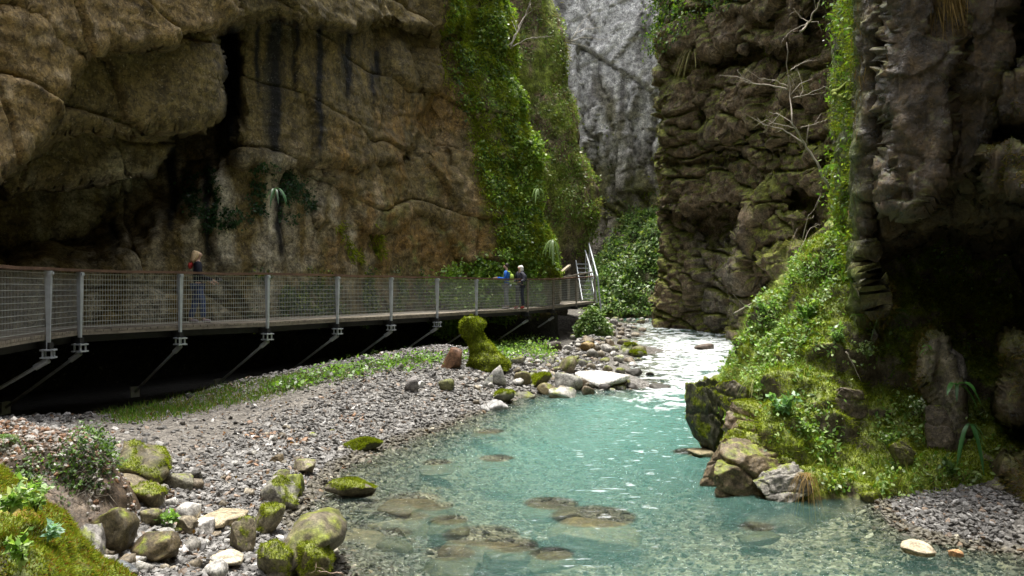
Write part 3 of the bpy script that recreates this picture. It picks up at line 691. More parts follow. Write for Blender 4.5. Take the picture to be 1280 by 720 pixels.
tag(link('riverbank', np_mesh('riverbank', P, grid_faces(*BX.shape), True, col.reshape(-1, 3)), M_ROCK), 'bushy green bank at the foot of the pale grey wall', 'bank', kind='structure')
# ------------------------------------------------------------------ cantilevered walkway
OUT = np.array([(-7.0, 6.5), (-7.25, 8.8), (-7.5, 11.2), (-8.05, 13.8), (-8.25, 15.2), (-7.12, 17.1), (-5.75, 18.7), (-4.62, 21.0), (-3.5, 22.9), (-2.38, 25.0), (-1.27, 27.6), (.56, 30.8), (1.68, 33.2), (2.78, 35.1), (3.72, 36.4)])
def deck_z(y): return CZ - .80 + np.interp(y, [0, 30, 33, 35, 37], [0, 0, .03, .12, .24])
tang = np.gradient(OUT, axis=0); tang /= np.linalg.norm(tang, axis=1)[:, None]
NIN = np.stack([-tang[:, 1], tang[:, 0]], 1)                      # towards the cliff
INN = OUT + NIN * 1.95
INN[3:6] = [(-9.7, 14.2), (-9.75, 15.9), (-8.75, 18.25)]
OZ = deck_z(OUT[:, 1])
wk = tag(empty('walkway', (OUT[6][0], OUT[6][1], OZ[6])), 'curved cantilevered walkway with brown handrail, steel posts and wire mesh panels along the cliff', 'walkway')
W0 = np.array(wk.location)
def wbuild(mb, name, mat, parent=None, **k):
    mb.V = [v - W0 for v in mb.V]
    return mb.build(name, mat, parent or wk, **k)
v3 = lambda p, z: np.array((p[0], p[1], z))
def along(a, t):
    i = np.clip(np.searchsorted(np.arange(len(a)), t, 'right') - 1, 0, len(a) - 2); f = t - i
    return a[i] * (1 - f) + a[i + 1] * f
mb = MB(); mu = MB()
for i in range(len(OUT) - 1):
    L_ = np.linalg.norm(OUT[i + 1] - OUT[i]); k_ = max(1, int(L_ / .16))
    for j in range(k_):
        f0, f1_ = (j + .04) / k_, (j + .96) / k_
        o0, o1 = OUT[i] * (1 - f0) + OUT[i + 1] * f0, OUT[i] * (1 - f1_) + OUT[i + 1] * f1_
        i0, i1 = INN[i] * (1 - f0) + INN[i + 1] * f0, INN[i] * (1 - f1_) + INN[i + 1] * f1_
        za, zb = OZ[i] * (1 - f0) + OZ[i + 1] * f0, OZ[i] * (1 - f1_) + OZ[i + 1] * f1_
        e = random.uniform(-.004, .004)
        T = [v3(o0, za + e), v3(o1, zb + e), v3(i1, zb + e), v3(i0, za + e)]; B_ = [p - (0, 0, .045) for p in T]
        mb.add(T + B_, [(0, 1, 2, 3), (7, 6, 5, 4), (0, 4, 5, 1), (1, 5, 6, 2), (2, 6, 7, 3), (3, 7, 4, 0)])
wbuild(mb, 'deck', M_GREYWOOD)
mb = MB()
for i in range(len(OUT) - 1):
    mb.beam(v3(OUT[i], OZ[i] - .075) + v3(NIN[i], 0) * .03, v3(OUT[i + 1], OZ[i + 1] - .075) + v3(NIN[i + 1], 0) * .03, .05, .05)
wbuild(mb, 'edge_board', M_GREYWOOD)
mb = MB()
for off, h in ((.25, .2), (1.65, .2)):
    for i in range(len(OUT) - 1):
        mb.beam(v3(OUT[i] + (INN[i] - OUT[i]) * off / 1.95, OZ[i] - .15), v3(OUT[i + 1] + (INN[i + 1] - OUT[i + 1]) * off / 1.95, OZ[i + 1] - .15), .08, h * .95)
wbuild(mb, 'girder', M_DARKSTEEL)
mb = MB(); RH = 1.135
for i in range(len(OUT) - 1):
    a, b_ = v3(OUT[i], OZ[i] + RH), v3(OUT[i + 1], OZ[i + 1] + RH); mid_ = (a + b_) / 2 + (0, 0, -.012 + .01 * math.sin(i * 2.3))
    mb.beam(a, mid_, .15, .05); mb.beam(mid_ + (0, 0, .002), b_ + (0, 0, .002), .148, .05)
wbuild(mb, 'handrail', M_RAIL)
for i in range(1, len(OUT)):
    p = OUT[i]; z = OZ[i]; ti = math.atan2(NIN[i][1], NIN[i][0]); c_, s_ = math.cos(ti), math.sin(ti)
    R = np.array([(c_, -s_, 0), (s_, c_, 0), (0, 0, 1)]); far = i >= 11
    c0 = v3(p - NIN[i] * .05, 0)
    mb = MB(); mb.box(c0 + (0, 0, z + .42), (.055, .042, 1.36), R, 1.3 if far else 1.9)
    mb.box(c0 + v3(NIN[i] * .0, z + 1.06), (.16, .06, .05), R)
    po = wbuild(mb, 'post', M_GREYWOOD if far else M_STEEL)
    if i < 13:
        mb = MB()
        for dz in (-.27, -.40): mb.box(c0 + (0, 0, z + dz), (.22, .2, .025), R)
        for dx in (-.07, .07):
            for dy in (-.06, .06): mb.box(c0 + R @ np.array((dx, dy, 0)) + (0, 0, z - .335), (.025, .025, .17), R)
        wbuild(mb, 'bracket', M_STEEL if not far else M_DARKSTEEL, po)
        mb = MB(); a = c0 + (0, 0, z - .44); b_ = v3(p + NIN[i] * 1.75, z - 1.55)
        mb.tube([a, b_], .032, 8); mb.box(b_, (.06, .2, .24), R); mb.tube([a - (0, 0, .0), a + (b_ - a) * .12], .055, 8)
        wbuild(mb, 'strut', M_STEEL)
    mb = MB(); mb.beam(v3(p - NIN[i] * .1, z - .20), v3(INN[i], z - .20), .09, .12); wbuild(mb, 'joist', M_DARKSTEEL)
for i in range(1, len(OUT) - 1):
    a, b_ = OUT[i], OUT[i + 1]; L_ = np.linalg.norm(b_ - a); d_ = (b_ - a) / L_; mb = MB()
    for j in range(11):
        h = .06 + j * .1
        mb.beam(v3(a + d_ * .04, OZ[i] + h), v3(b_ - d_ * .04, OZ[i + 1] + h), .008, .009)
    k_ = int(L_ / .055)
    for j in range(1, k_):
        q_ = a + (b_ - a) * j / k_; zz = OZ[i] + (OZ[i + 1] - OZ[i]) * j / k_
        mb.beam(v3(q_, zz + .04), v3(q_, zz + 1.08), .0055, .0055, up=(d_[0], d_[1], 0))
    wbuild(mb, 'mesh_panel', M_WIRE)
# ramp landing at the far end with its own timber rail, then a steel stair up round the corner
tr_ = tag(empty('timber_rail', (1.9, 36.6, 2.0)), 'short sloping timber handrail on the inner side at the far end of walkway', 'handrail'); T0 = np.array(tr_.location)
pts = [np.array(unproj(699, 343, 36.4)), np.array(unproj(712, 332, 37.6))]
mb = MB(); mb.beam(pts[0] - T0, pts[1] - T0, .14, .10); mb.build('rail', M_PALEWOOD, tr_)
mb = MB(); mb.beam(np.array(unproj(702, 347, 36.6)) - T0, np.array(unproj(741, 340, 37.2)) - T0, .1, .06); mb.build('rail', M_GREYWOOD, tr_)
for px_, d_, h in ((700.5, 36.6, 1.05), (711, 37.4, 1.35), (722, 37.0, .95)):
    q_ = np.array(unproj(px_, 360, d_)); q_[2] = 2.02; mb = MB(); mb.box(q_ - T0 + (0, 0, h / 2), (.11, .09, h)); mb.build('post', M_GREYWOOD, tr_)
ld = MB()
for j in range(9):
    ld.beam(v3((1.2 + j * .33, 37.0 + .05 * j), 2.03 + .005 * (j % 2)), v3((.9 + j * .36, 39.2), 2.04), .30, .05)
tag(ld.build('landing', M_GREYWOOD), 'weathered plank landing at the foot of the steel stair', 'landing')
stx = tag(empty('metal_staircase', (3.55, 37.4, 2.1)), 'steep grey steel staircase climbing round the cliff at the end of walkway', 'staircase'); S0 = np.array(stx.location)
sdir = np.array((-.06, .86)); up_ = .21
for j in range(9):
    mb = MB(); q_ = v3(np.array((3.45, 37.6)) + sdir * .26 * j, 2.2 + up_ * j); mb.box(q_ - S0 + (.14, 0, 0), (.56, .24, .035)); mb.build('tread', M_STEEL, stx)
for sx in (-.16, .44):
    mb = MB(); a = v3((3.45 + sx, 37.45), 2.08); b_ = v3((3.45 + sx - .14, 37.6 + .86 * .26 * 8.6), 2.2 + up_ * 8.6); mb.beam(a - S0, b_ - S0, .03, .2); mb.build('stringer', M_STEEL, stx)
for k_, (dx, e) in enumerate(((.34, 0), (.52, .35))):
    a = v3((3.47 + dx, 37.3), 3.12 + e * .4); b_ = v3((3.4 + dx - .13, 39.4), 4.55 + e)
    mb = MB(); mb.tube([a - S0, b_ - S0], .035, 8); mb.tube([a - S0, v3((3.5 + dx + .12, 37.2), 2.0 - e) - S0], .035, 8); mb.build('rail', M_STEEL, stx)
    for t in (.25, .6, .95):
        q_ = a + (b_ - a) * t; mb = MB(); mb.tube([q_ - S0, q_ - S0 - (0, 0, 1.0)], .025, 6); mb.build('post', M_STEEL, stx)
# ------------------------------------------------------------------ people
def skin(name, J, E, mat, parent, sub=1, root=0):
    """J: list of (pos, radius or (rx, ry)); grows one continuous surface round the joints"""
    me = bpy.data.meshes.new(name + '_joints'); me.from_pydata([tuple(j[0]) for j in J], E, [])
    o = bpy.data.objects.new(name + '_joints', me); C.objects.link(o)
    m = o.modifiers.new('Skin', 'SKIN'); m.use_smooth_shade = True; m.branch_smoothing = .4
    sv = me.skin_vertices[0].data
    for k, j in enumerate(J):
        r = j[1]; sv[k].radius = r if isinstance(r, tuple) else (r, r); sv[k].use_root = (k == root)
    s = o.modifiers.new('Subsurf', 'SUBSURF'); s.levels = sub; s.render_levels = sub
    dg = bpy.context.evaluated_depsgraph_get(); dg.update()
    new = bpy.data.meshes.new_from_object(o.evaluated_get(dg)); new.name = name
    bpy.data.objects.remove(o); bpy.data.meshes.remove(me)
    new.polygons.foreach_set('use_smooth', [True] * len(new.polygons)); new.materials.clear()
    return link(name, new, mat, parent)
M_SKIN = plain_mat('skin', (.62, .40, .30), .5, 0, .08, 8, .02)
def cloth(n, c, v=.2): return plain_mat(n, c, .85, 0, v, 14, .15)
M_NAVY, M_JEANS, M_GREYPANTS, M_BLUE, M_DARKP, M_VEST = cloth('navy_fleece', (.012, .013, .025)), cloth('blue_denim', (.055, .085, .21), .35), cloth('grey_trousers', (.20, .23, .26)), cloth('bright_blue_shell', (.015, .13, .55)), cloth('dark_trousers', (.025, .03, .05)), cloth('grey_jacket', (.07, .07, .095))
M_WHITE, M_REDSHOE, M_GREYSHOE, M_LIME, M_BLACK = cloth('white_hood', (.78, .77, .74), .06), cloth('red_shoe', (.40, .04, .03)), cloth('grey_shoe', (.35, .30, .32)), cloth('lime_fabric', (.35, .52, .08)), plain_mat('black_plastic', (.012, .012, .013), .35, 0, .2)
M_BLOND, M_REDHAIR, M_BROWNHAIR = plain_mat('blond_hair', (.78, .58, .34), .5, 0, .3, 30, .4), plain_mat('red_dyed_hair', (.62, .06, .05), .5, 0, .3, 30, .4), plain_mat('brown_hair', (.03, .022, .016), .5, 0, .3, 30, .4)
def person(loc, rz, h, label, arms, stride, mats, hair, hood=None, lookdown=.0):
    """faces local +Y; arms: (elbow, wrist) for each side in local metres at a standing height of 1.7"""
    root = tag(empty('person', loc, rz), label, 'person'); k = h / 1.7; S = lambda *p: tuple(v * k for v in p)
    top, leg, shoe = mats; st = stride
    J, E = [], []
    def add(p, r, to=None):
        J.append((S(*p), tuple(x * k for x in r) if isinstance(r, tuple) else r * k)); i = len(J) - 1
        if to is not None: E.append((to, i))
        return i
    pel = add((0, 0, .93), (.13, .10)); sp = add((0, 0, 1.10), (.115, .085), pel); ch = add((0, .01, 1.28), (.135, .095), sp); cl = add((0, 0, 1.405), (.09, .07), ch)
    nk = add((0, .0, 1.47), .052, cl); h0 = add((0, .015 + lookdown * .3, 1.535), (.062, .072), nk); h1 = add((0, .02 + lookdown * .6, 1.60), (.075, .088), h0); h2 = add((0, .012 + lookdown * .8, 1.66), (.058, .068), h1)
    add((0, .115 + lookdown, 1.585 - lookdown * .3), .013, h1)                                    # nose
    for s in (-1, 1): add((s * .083, .02, 1.59), .014, h1)                                          # ears
    W = []
    for s, (el, wr) in zip((-1, 1), arms):
        sh = add((s * .175, 0, 1.375), .056, cl); e = add(el, .042, sh); wv = add(wr, .029, e); W.append((e, wv))
        d = np.array(wr) - np.array(el); d /= np.linalg.norm(d); up = np.array((0, 0, 1.)); sd = np.cross(d, up); sd /= np.linalg.norm(sd) + 1e-9; nn_ = np.cross(sd, d)
        pal = add(tuple(np.array(wr) + d * .06), (.036, .018), wv)
        for q_, (off, ln) in enumerate(((-.03, .062), (-.010, .072), (.010, .068), (.03, .054))):
            b0 = np.array(wr) + d * .10 + sd * off; f0 = add(tuple(b0), .0085, pal)
            f1_ = add(tuple(b0 + d * ln * .5 - nn_ * .012), .008, f0); add(tuple(b0 + d * ln * .75 - nn_ * .036), .007, f1_)
        t0 = add(tuple(np.array(wr) + d * .045 - s * sd * .042), .0095, pal); add(tuple(np.array(wr) + d * .085 - s * sd * .052 - nn_ * .02), .008, t0)
    legs = []
    for s in (-1, 1):
        f = st * s
        hp = add((s * .09, 0, .88), .088, pel); kn = add((s * .095, .03 + f * .5, .49), .058, hp); an = add((s * .10, f - .02, .09), .038, kn); he = add((s * .105, f + .03, .045), .036, an); add((s * .115, f + .14, .03), .03, he)
        legs.append((s, f))
    skin('body', J, E, M_SKIN, root)
    # jacket with sleeves
    J, E = [], []
    a = add((0, 0, .86), (.165, .13)); b_ = add((0, 0, 1.06), (.150, .115), a); c_ = add((0, .005, 1.27), (.165, .125), b_); d_ = add((0, 0, 1.40), (.115, .09), c_); add((0, 0, 1.455), (.07, .065), d_)
    for s, (el, wr) in zip((-1, 1), arms):
        sh = add((s * .18, 0, 1.375), .075, d_); e = add(el, .062, sh); add(tuple(np.array(wr) * .94 + np.array(el) * .06), .046, e)
    skin('jacket', J, E, top, root)
    J, E = [], []
    a = add((0, 0, .93), (.150, .115))
    for s, f in legs:
        hp = add((s * .095, 0, .84), .105, a); kn = add((s * .097, .03 + f * .5, .49), .082, hp); add((s * .10, f - .015, .10), .072, kn)
    skin('trousers', J, E, leg, root)
    for s, f in legs:
        J, E = [], []
        a = add((s * .105, f - .06, .05), .048); b_ = add((s * .108, f + .03, .055), .050, a); add((s * .115, f + .16, .035), .040, b_)
        skin('shoe', J, E, shoe, root)
    for s in (-1, 1):
        mb = MB(); mb.box(S(s * .032, .093 + lookdown * .8, 1.61), S(.018, .012, .010)); mb.build('eye', M_BLACK, root)
    if hair == 'long':
        J, E = [], []
        a = add((0, -.01, 1.69), (.085, .10)); b_ = add((0, -.035, 1.61), (.115, .112), a); c_ = add((0, -.09, 1.50), (.122, .075), b_); add((0, -.135, 1.40), (.12, .058), c_)
        hr = skin('hair', J, E, M_BLOND, root)
        J, E = [], []
        a = add((0, -.135, 1.42), (.128, .062)); b_ = add((-.01, -.155, 1.34), (.12, .052), a); add((-.03, -.16, 1.25), (.07, .035), b_)
        skin('hair_tips', J, E, M_REDHAIR, hr)
    elif hair == 'short':
        J, E = [], []
        a = add((0, .02 + lookdown * .8, 1.70), (.085, .105)); b_ = add((0, -.03 + lookdown * .5, 1.635), (.108, .098), a); add((0, -.05, 1.555), (.085, .06), b_)
        skin('hair', J, E, M_BROWNHAIR, root)
    else:
        J, E = [], []
        a = add((0, -.01, 1.70), (.10, .11)); b_ = add((0, -.03, 1.61), (.128, .115), a); c_ = add((0, -.05, 1.50), (.12, .10), b_); add((0, -.03, 1.42), (.12, .11), c_)
        skin('hood', J, E, M_WHITE, root)
    return root
zd = lambda y: float(deck_z(y))
arm_dn = lambda s: ((s * .23, -.03, 1.10), (s * .235, .10, .86))
arm_fw = lambda s, x=.10, y=.30, z=1.08: ((s * .225, -.01, 1.12), (s * x, y, z))
pw = person((-7.17, 18.25, zd(18) + .004), math.radians(-62), 1.66, 'woman with long blond hair red at the tips, dark jacket and blue jeans', [arm_fw(-1, .16, .27, .98), arm_fw(1, .12, .33, .98)], .13, (M_NAVY, M_JEANS, M_GREYSHOE), 'long')
pm = person((-.20, 30.3, zd(30) + .004), math.radians(75), 1.72, 'person in a bright blue jacket and grey trousers looking at a leaflet in both hands', [arm_fw(-1, .09, .36, 1.17), arm_fw(1, .10, .34, 1.16)], .07, (M_BLUE, M_GREYPANTS, M_GREYSHOE), 'short', None, .03)
ph = person((.31, 30.55, zd(30.5) + .004), math.radians(130), 1.66, 'person in white hood, grey jacket, dark trousers and red shoes', [arm_fw(-1, .20, .20, 1.06), arm_fw(1, .18, .22, 1.08)], .06, (M_VEST, M_DARKP, M_REDSHOE), 'hood')
def held(name, label, cat, owner, off):
    r = owner.rotation_euler[2]; c_, s_ = math.cos(r), math.sin(r); p = owner.location
    return tag(empty(name, (p[0] + off[0] * c_ - off[1] * s_, p[1] + off[0] * s_ + off[1] * c_, p[2] + off[2]), r), label, cat)
cm = held('camera', 'black compact camera held at waist height by the blond woman', 'camera', pw, (.0, .42, .98))
mb = MB(); mb.box((0, 0, 0), (.14, .06, .09)); mb.box((0, 0, .055), (.05, .05, .03)); mb.build('camera_body', M_BLACK, cm)
mb = MB(); mb.tube([(0, .03, 0), (0, .10, 0)], .034, 12); mb.build('lens', M_BLACK, cm)
lf = held('leaflet', 'small pale leaflet held by the person in the blue jacket', 'leaflet', pm, (0, .46, 1.17))
mb = MB(); mb.box((-.052, 0, 0), (.10, .15, .003), ((.97, 0, .26), (0, 1, 0), (-.26, 0, .97))); mb.box((.052, 0, 0), (.10, .15, .003), ((.97, 0, -.26), (0, 1, 0), (.26, 0, .97))); mb.build('paper', M_WHITE, lf)
def backpack(owner, mat, label, y=-.19):
    bp = held('backpack', label, 'backpack', owner, (0, y, 1.02)); k = 1
    J = [((0, -.01, 0), (.13, .08)), ((0, -.02, .16), (.14, .09)), ((0, 0, .33), (.11, .07))]
    skin('pack', J, [(0, 1), (1, 2)], mat, bp)
    for s in (-1, 1):
        mb = MB(); mb.tube([(s * .09, .03, .34), (s * .10, .12, .42), (s * .105, .27, .36), (s * .11, .33, .2), (s * .14, .24, .05), (s * .12, .04, .0)], .018, 6); mb.build('strap', mat, bp, smooth=True)
backpack(pm, M_LIME, 'lime green backpack worn over the bright blue jacket')
backpack(ph, M_DARKP, 'dark backpack worn by the person in the white hood')
# ------------------------------------------------------------------ boulders and gravel
import bmesh
_ico = {}
def ico(n):
    if n not in _ico:
        bm = bmesh.new(); bmesh.ops.create_icosphere(bm, subdivisions=n, radius=1)
        _ico[n] = (np.array([v.co[:] for v in bm.verts]), np.array([[v.index for v in f.verts] for f in bm.faces])); bm.free()
    return _ico[n]
def stone_shape(seed, n, cuts=9, rough=.12, flat=.55, rug=0.):
    r = np.random.default_rng(seed); V, Fc = ico(n); V = V.copy()
    V = V / (np.abs(V).max(1, keepdims=True) ** r.uniform(.1, .75))
    for k in range(cuts):
        d = r.normal(size=3); d /= np.linalg.norm(d); h = r.uniform(flat - .12, .88)
        t = V @ d; V = V - np.clip(t - h, 0, None)[:, None] * d * .93
    nn_ = V / np.linalg.norm(V, axis=1)[:, None]
    V = V + nn_ * (rough * fbm(V * 1.6 + seed * 3.1, 3, seed % 97) + rough * .45 * fbm(V * 5 + seed, 3, seed % 89))[:, None]
    if rug:
        b_, e_, r_ = blocks(V[:, 0] * .8 + V[:, 1] * .6 + .3 * V[:, 2], V[:, 2] + .25 * V[:, 0], 1.2, .85, seed, V * 1.0, .2)
        V = V + nn_ * (rug * (b_ - .35 * np.exp(-(e_ / .04) ** 2)) + rug * .7 * fbm(V * 3.5 + seed, 4, 5))[:, None]
    lo, hi = V.min(0), V.max(0); return (V - (lo + hi) / 2) / (hi - lo) * 2, Fc
def mesh_normals(V, Fc):
    n = np.zeros_like(V); fn_ = np.cross(V[Fc[:, 1]] - V[Fc[:, 0]], V[Fc[:, 2]] - V[Fc[:, 0]])
    for k in range(3): np.add.at(n, Fc[:, k], fn_)
    return n / (np.linalg.norm(n, axis=1)[:, None] + 1e-9)
MOSSC = np.array((.16, .19, .016))
def blades(name, Pt, Nm, L_, w_, colr, mat, parent=None, spread=.6, k=1):
    """one tuft blade per point"""
    n = len(Pt); d = Nm + RNG.normal(size=(n, 3)) * spread; d /= np.linalg.norm(d, axis=1)[:, None]
    s = np.cross(d, RNG.normal(size=(n, 3))); s /= np.linalg.norm(s, axis=1)[:, None]
    L_ = np.broadcast_to(L_, (n,))[:, None]; w_ = np.broadcast_to(w_, (n,))[:, None]
    V = np.stack([Pt - s * w_, Pt + s * w_, Pt + d * L_], 1).reshape(-1, 3); i = np.arange(n) * 3
    return link(name, np_mesh(name, V, np.stack([i, i + 1, i + 2], 1), False, np.repeat(colr, 3, 0)), mat, parent)
def boulder(pxc, pyb, wpx, hpx, base, moss, label, seed, depth=1.0, rot=0., mossdir=(0, 0, 1), name='boulder', sink=.24, group=None, tilt=0., n=4, cat='boulder', d=None, cuts=9, zoff=0., tufts=True, rug=0., top=None):
    dd_ = d if d is not None else surf_d(pxc, pyb)
    x, y, zb = unproj(pxc, pyb, dd_); W_ = wpx / F * dd_ / 2; H_ = hpx / F * dd_ / 2
    V, Fc = stone_shape(seed, n, cuts, rug=rug)
    V = V * (W_, W_ * depth, H_ * (1 + sink))
    ct, st_ = math.cos(tilt), math.sin(tilt); V = V @ np.array([(ct, 0, -st_), (0, 1, 0), (st_, 0, ct)])
    V[:, 1] += 0; Nn = mesh_normals(V, Fc)
    md = np.array(mossdir, float); md /= np.linalg.norm(md)
    nm = fbm(V / max(W_, .05) * 1.6 + seed, 3, 7); n2_ = fbm(V / max(W_, .05) * 5 + seed, 3, 9)
    mk = sstep(.66 - moss, .96 - moss, Nn @ md * .42 + .75 * nm + .3 * n2_ + .22) if moss > 0 else np.zeros(len(V))
    b = np.array(base)
    c = b * (1 + .5 * nm + .4 * n2_)[:, None]
    c = c * (1 - mk[:, None]) + MOSSC * (.8 + .5 * n2_)[:, None] * mk[:, None]
    o = link(name, np_mesh(name, V, Fc, True, np.clip(c, .006, .8)), M_STONE)
    o.location = (x, y + W_ * depth * .55, zb + H_ * (1 - sink) + zoff)
    if top is not None: o.location[2] = top - V[:, 2].max()
    tag(o, label, cat, group)
    if moss > .25 and W_ > .12 and tufts:
        cnt = int(min(9000, 2600 * W_ * W_ * 16)); f = RNG.integers(0, len(Fc), cnt * 2); bary = RNG.dirichlet((1, 1, 1), cnt * 2)
        Pt = np.einsum('ij,ijk->ik', bary, V[Fc[f]]); w_ = np.einsum('ij,ij->i', bary, mk[Fc[f]]); keep = w_ > .55
        if keep.sum() > 20:
            Nm = Nn[Fc[f][:, 0]]
            cc = MOSSC * RNG.uniform(.6, 1.9, (keep.sum(), 1)) * np.array((1, 1, .8))
            blades('moss', Pt[keep], Nm[keep], RNG.uniform(.012, .04, keep.sum()) * max(1, dd_ / 12), .004 * max(1, dd_ / 9), cc, M_MOSS, o)
    return o
GREY, BROWN, DARK, PALE, OLIVE, RED = (.20, .19, .175), (.15, .12, .075), (.045, .042, .035), (.42, .40, .37), (.12, .105, .05), (.17, .085, .045)
B = boulder
B(174, 608, 72, 52, (.10, .085, .05), .27, 'dark rounded boulder with bright moss over its right side, largest on the left gravel', 1, 1.0, 0, (.9, -.2, .5), rug=.10)
B(160, 616, 56, 20, (.17, .14, .09), .05, 'flat olive brown rock lying against the foot of the dark mossy boulder', 2, 1.2)
B(178, 634, 44, 26, (.13, .11, .06), .30, 'brown rock with moss on its left, in front of the flat olive rock', 3)
B(140, 618, 16, 24, (.50, .48, .46), 0, 'small white upright stone left of the flat olive rock', 4)
B(115, 626, 30, 24, (.24, .10, .02), .0, 'low rock covered in orange brown growth beside the white upright stone', 5)
B(148, 650, 32, 26, GREY, .0, 'grey rock behind the tilted brown boulder', 6)
B(131, 690, 62, 58, (.085, .068, .038), .10, 'large tilted brown boulder leaning to the left among the stones', 7, .9, tilt=.45, rug=.10)
B(190, 704, 60, 36, (.085, .065, .036), .14, 'oblong dark brown wet block right of the tilted boulder', 8, .8, cuts=14)
B(100, 704, 58, 44, (.22, .21, .20), .16, 'grey cracked rock left of the tilted brown boulder', 9)
B(76, 690, 26, 20, GREY, 0, 'small grey rock at the edge of the bottom left moss slope', 10)
B(112, 718, 30, 14, (.2, .19, .18), 0, 'grey slab at the bottom edge below the cracked rock', 11, 1.0)
B(150, 719, 34, 14, (.12, .13, .14), 0, 'blue grey slab at the bottom edge below the oblong block', 12)
B(350, 632, 46, 36, (.24, .23, .20), .34, 'grey boulder with a mossy right top at the water edge', 13, 1.0, 0, (.7, 0, .7), rug=.10)
B(366, 618, 22, 24, (.05, .06, .02), .44, 'small dark mossy rock on the right of the grey boulder', 14)
B(437, 622, 62, 22, (.17, .15, .12), .46, 'low mossy rock standing alone in the shallows', 15, .8)
B(451, 563, 52, 14, (.05, .055, .02), .50, 'narrow moss covered slab lying at the edge of the gravel', 16, .5, tilt=-.28)
B(377, 594, 32, 18, (.19, .165, .12), .12, 'dark wedge shaped rock near the water edge', 17)
B(344, 579, 18, 10, (.11, .085, .05), 0, 'small dark brown stone on the gravel left of the wedge rock', 18)
B(352, 600, 18, 12, (.12, .11, .05), .25, 'small olive stone above the grey boulder with mossy top', 19)
B(244, 603, 16, 14, DARK, 0, 'small dark stone on the gravel right of the dark mossy boulder', 20)
B(222, 612, 40, 20, (.16, .15, .11), .1, 'low olive grey rock right of the dark mossy boulder', 21)
B(300, 690, 34, 42, (.17, .145, .10), .34, 'pointed rock with a moss cap near the bottom edge', 22, .9, mossdir=(-.2, 0, 1), rug=.10)
B(331, 668, 42, 34, (.20, .18, .12), .42, 'mossy knob at the top of the sloping grey rock', 23)
B(366, 720, 118, 58, (.14, .12, .085), .24, 'broad sloping grey rock running into the water at the bottom edge', 24, 1.3, tilt=-.42, cuts=12, rug=.10)
B(341, 724, 46, 46, (.16, .15, .09), .48, 'rock with a bright moss crown at the bottom edge', 25, .8, mossdir=(0, -.2, 1))
B(386, 722, 52, 42, (.17, .15, .08), .50, 'moss covered hump on the right flank of the sloping rock', 26, .8, mossdir=(0, -.3, 1), d=7.1)
B(253, 668, 24, 18, (.48, .46, .44), 0, 'rounded white stone beside the pointed mossy rock', 27)
B(271, 660, 60, 14, (.33, .28, .19), 0, 'flat beige rock behind the rounded white stone', 28)
B(276, 712, 46, 16, (.42, .37, .28), 0, 'flat cream stone near the bottom edge', 29)
B(230, 668, 26, 22, (.2, .17, .12), 0, 'brown grey stone left of the rounded white stone', 30)
B(185, 660, 26, 22, (.15, .13, .08), .1, 'brown stone between the tilted boulder and the white stone', 31)
# around the mossy stump and along the upper shore
B(514, 490, 18, 20, (.17, .16, .155), 0, 'round dark grey stone sitting on the gravel', 40, n=3)
B(526, 485, 9, 9, (.55, .55, .55), 0, 'small pale stone right of the round dark grey stone', 41, n=3)
B(558, 488, 20, 14, (.11, .11, .05), .2, 'small olive stone right of the pale stone on gravel', 42, n=3)
B(565, 462, 24, 28, (.16, .085, .05), .0, 'reddish brown wedge boulder left of the mossy stump', 43, n=3, tilt=.3)
B(500, 462, 8, 8, GREY, 0, 'tiny grey stone behind the round dark grey stone', 44, n=3)
B(622, 482, 22, 26, (.36, .35, .34), .08, 'upright pale grey boulder right of the mossy stump', 45, n=3)
B(610, 484, 12, 14, (.2, .2, .19), .1, 'small grey stone left of the upright pale boulder', 46, n=3)
B(628, 503, 32, 15, (.13, .13, .09), .34, 'long mossy stone at the end of the gravel', 47, n=3, tilt=-.2)
B(622, 513, 26, 13, (.30, .30, .30), 0, 'pale grey slab in front of the long mossy stone', 48, n=3, tilt=-.3)
B(606, 514, 12, 8, (.36, .36, .36), 0, 'small pale slab left of the pale grey slab', 49, n=3)
B(653, 480, 22, 16, (.17, .14, .08), .1, 'olive brown stone above the sand pocket', 50, n=3)
B(675, 485, 28, 18, (.10, .09, .045), .40, 'dark mossy cobble above the sand pocket', 51, n=3)
B(655, 500, 30, 9, (.16, .16, .12), .2, 'flat mossy stone at the front of the sand pocket', 52, n=3)
B(683, 495, 24, 16, (.16, .13, .07), .12, 'brown stone leaning on the white slab', 53, n=3)
B(704, 500, 36, 16, (.46, .45, .42), .22, 'pale slab with moss patches at the water edge', 54, n=3)
B(707, 488, 40, 26, (.27, .265, .25), .08, 'long grey slab lying diagonally behind the pale slab', 55, .7, n=3, tilt=-.5)
B(754, 484, 66, 18, (.66, .65, .62), 0, 'bright white flat slab on the shore beside the riffle', 56, .9, n=3, cuts=14)
B(727, 486, 17, 12, (.12, .09, .06), 0, 'brown stone left of the bright white slab', 57, n=3)
B(756, 490, 16, 10, (.04, .035, .03), 0, 'dark wet stone in front of the bright white slab', 58, n=3)
B(792, 489, 16, 10, (.05, .045, .04), 0, 'dark wet stone right of the bright white slab', 59, n=3)
B(826, 488, 28, 8, DARK, 0, 'low black rock outermost in the riffle', 60, n=3)
B(793, 470, 22, 9, DARK, 0, 'low black rock in the riffle beyond the white slab', 61, n=3)
B(813, 471, 10, 6, DARK, 0, 'small black stone at the edge of the white water', 62, n=3)
B(764, 436, 14, 12, (.11, .085, .055), 0, 'brown cobble high on the upper shore', 63, n=3)
B(788, 441, 22, 12, (.12, .14, .05), .35, 'mossy cobble at the upstream tip of the shore', 64, n=3)
B(797, 447, 22, 9, (.08, .085, .04), .3, 'flat dark mossy stone in the riffle edge', 65, n=3)
B(882, 438, 26, 8, (.13, .10, .08), 0, 'low brown rock in the middle of the riffle', 66, n=3)
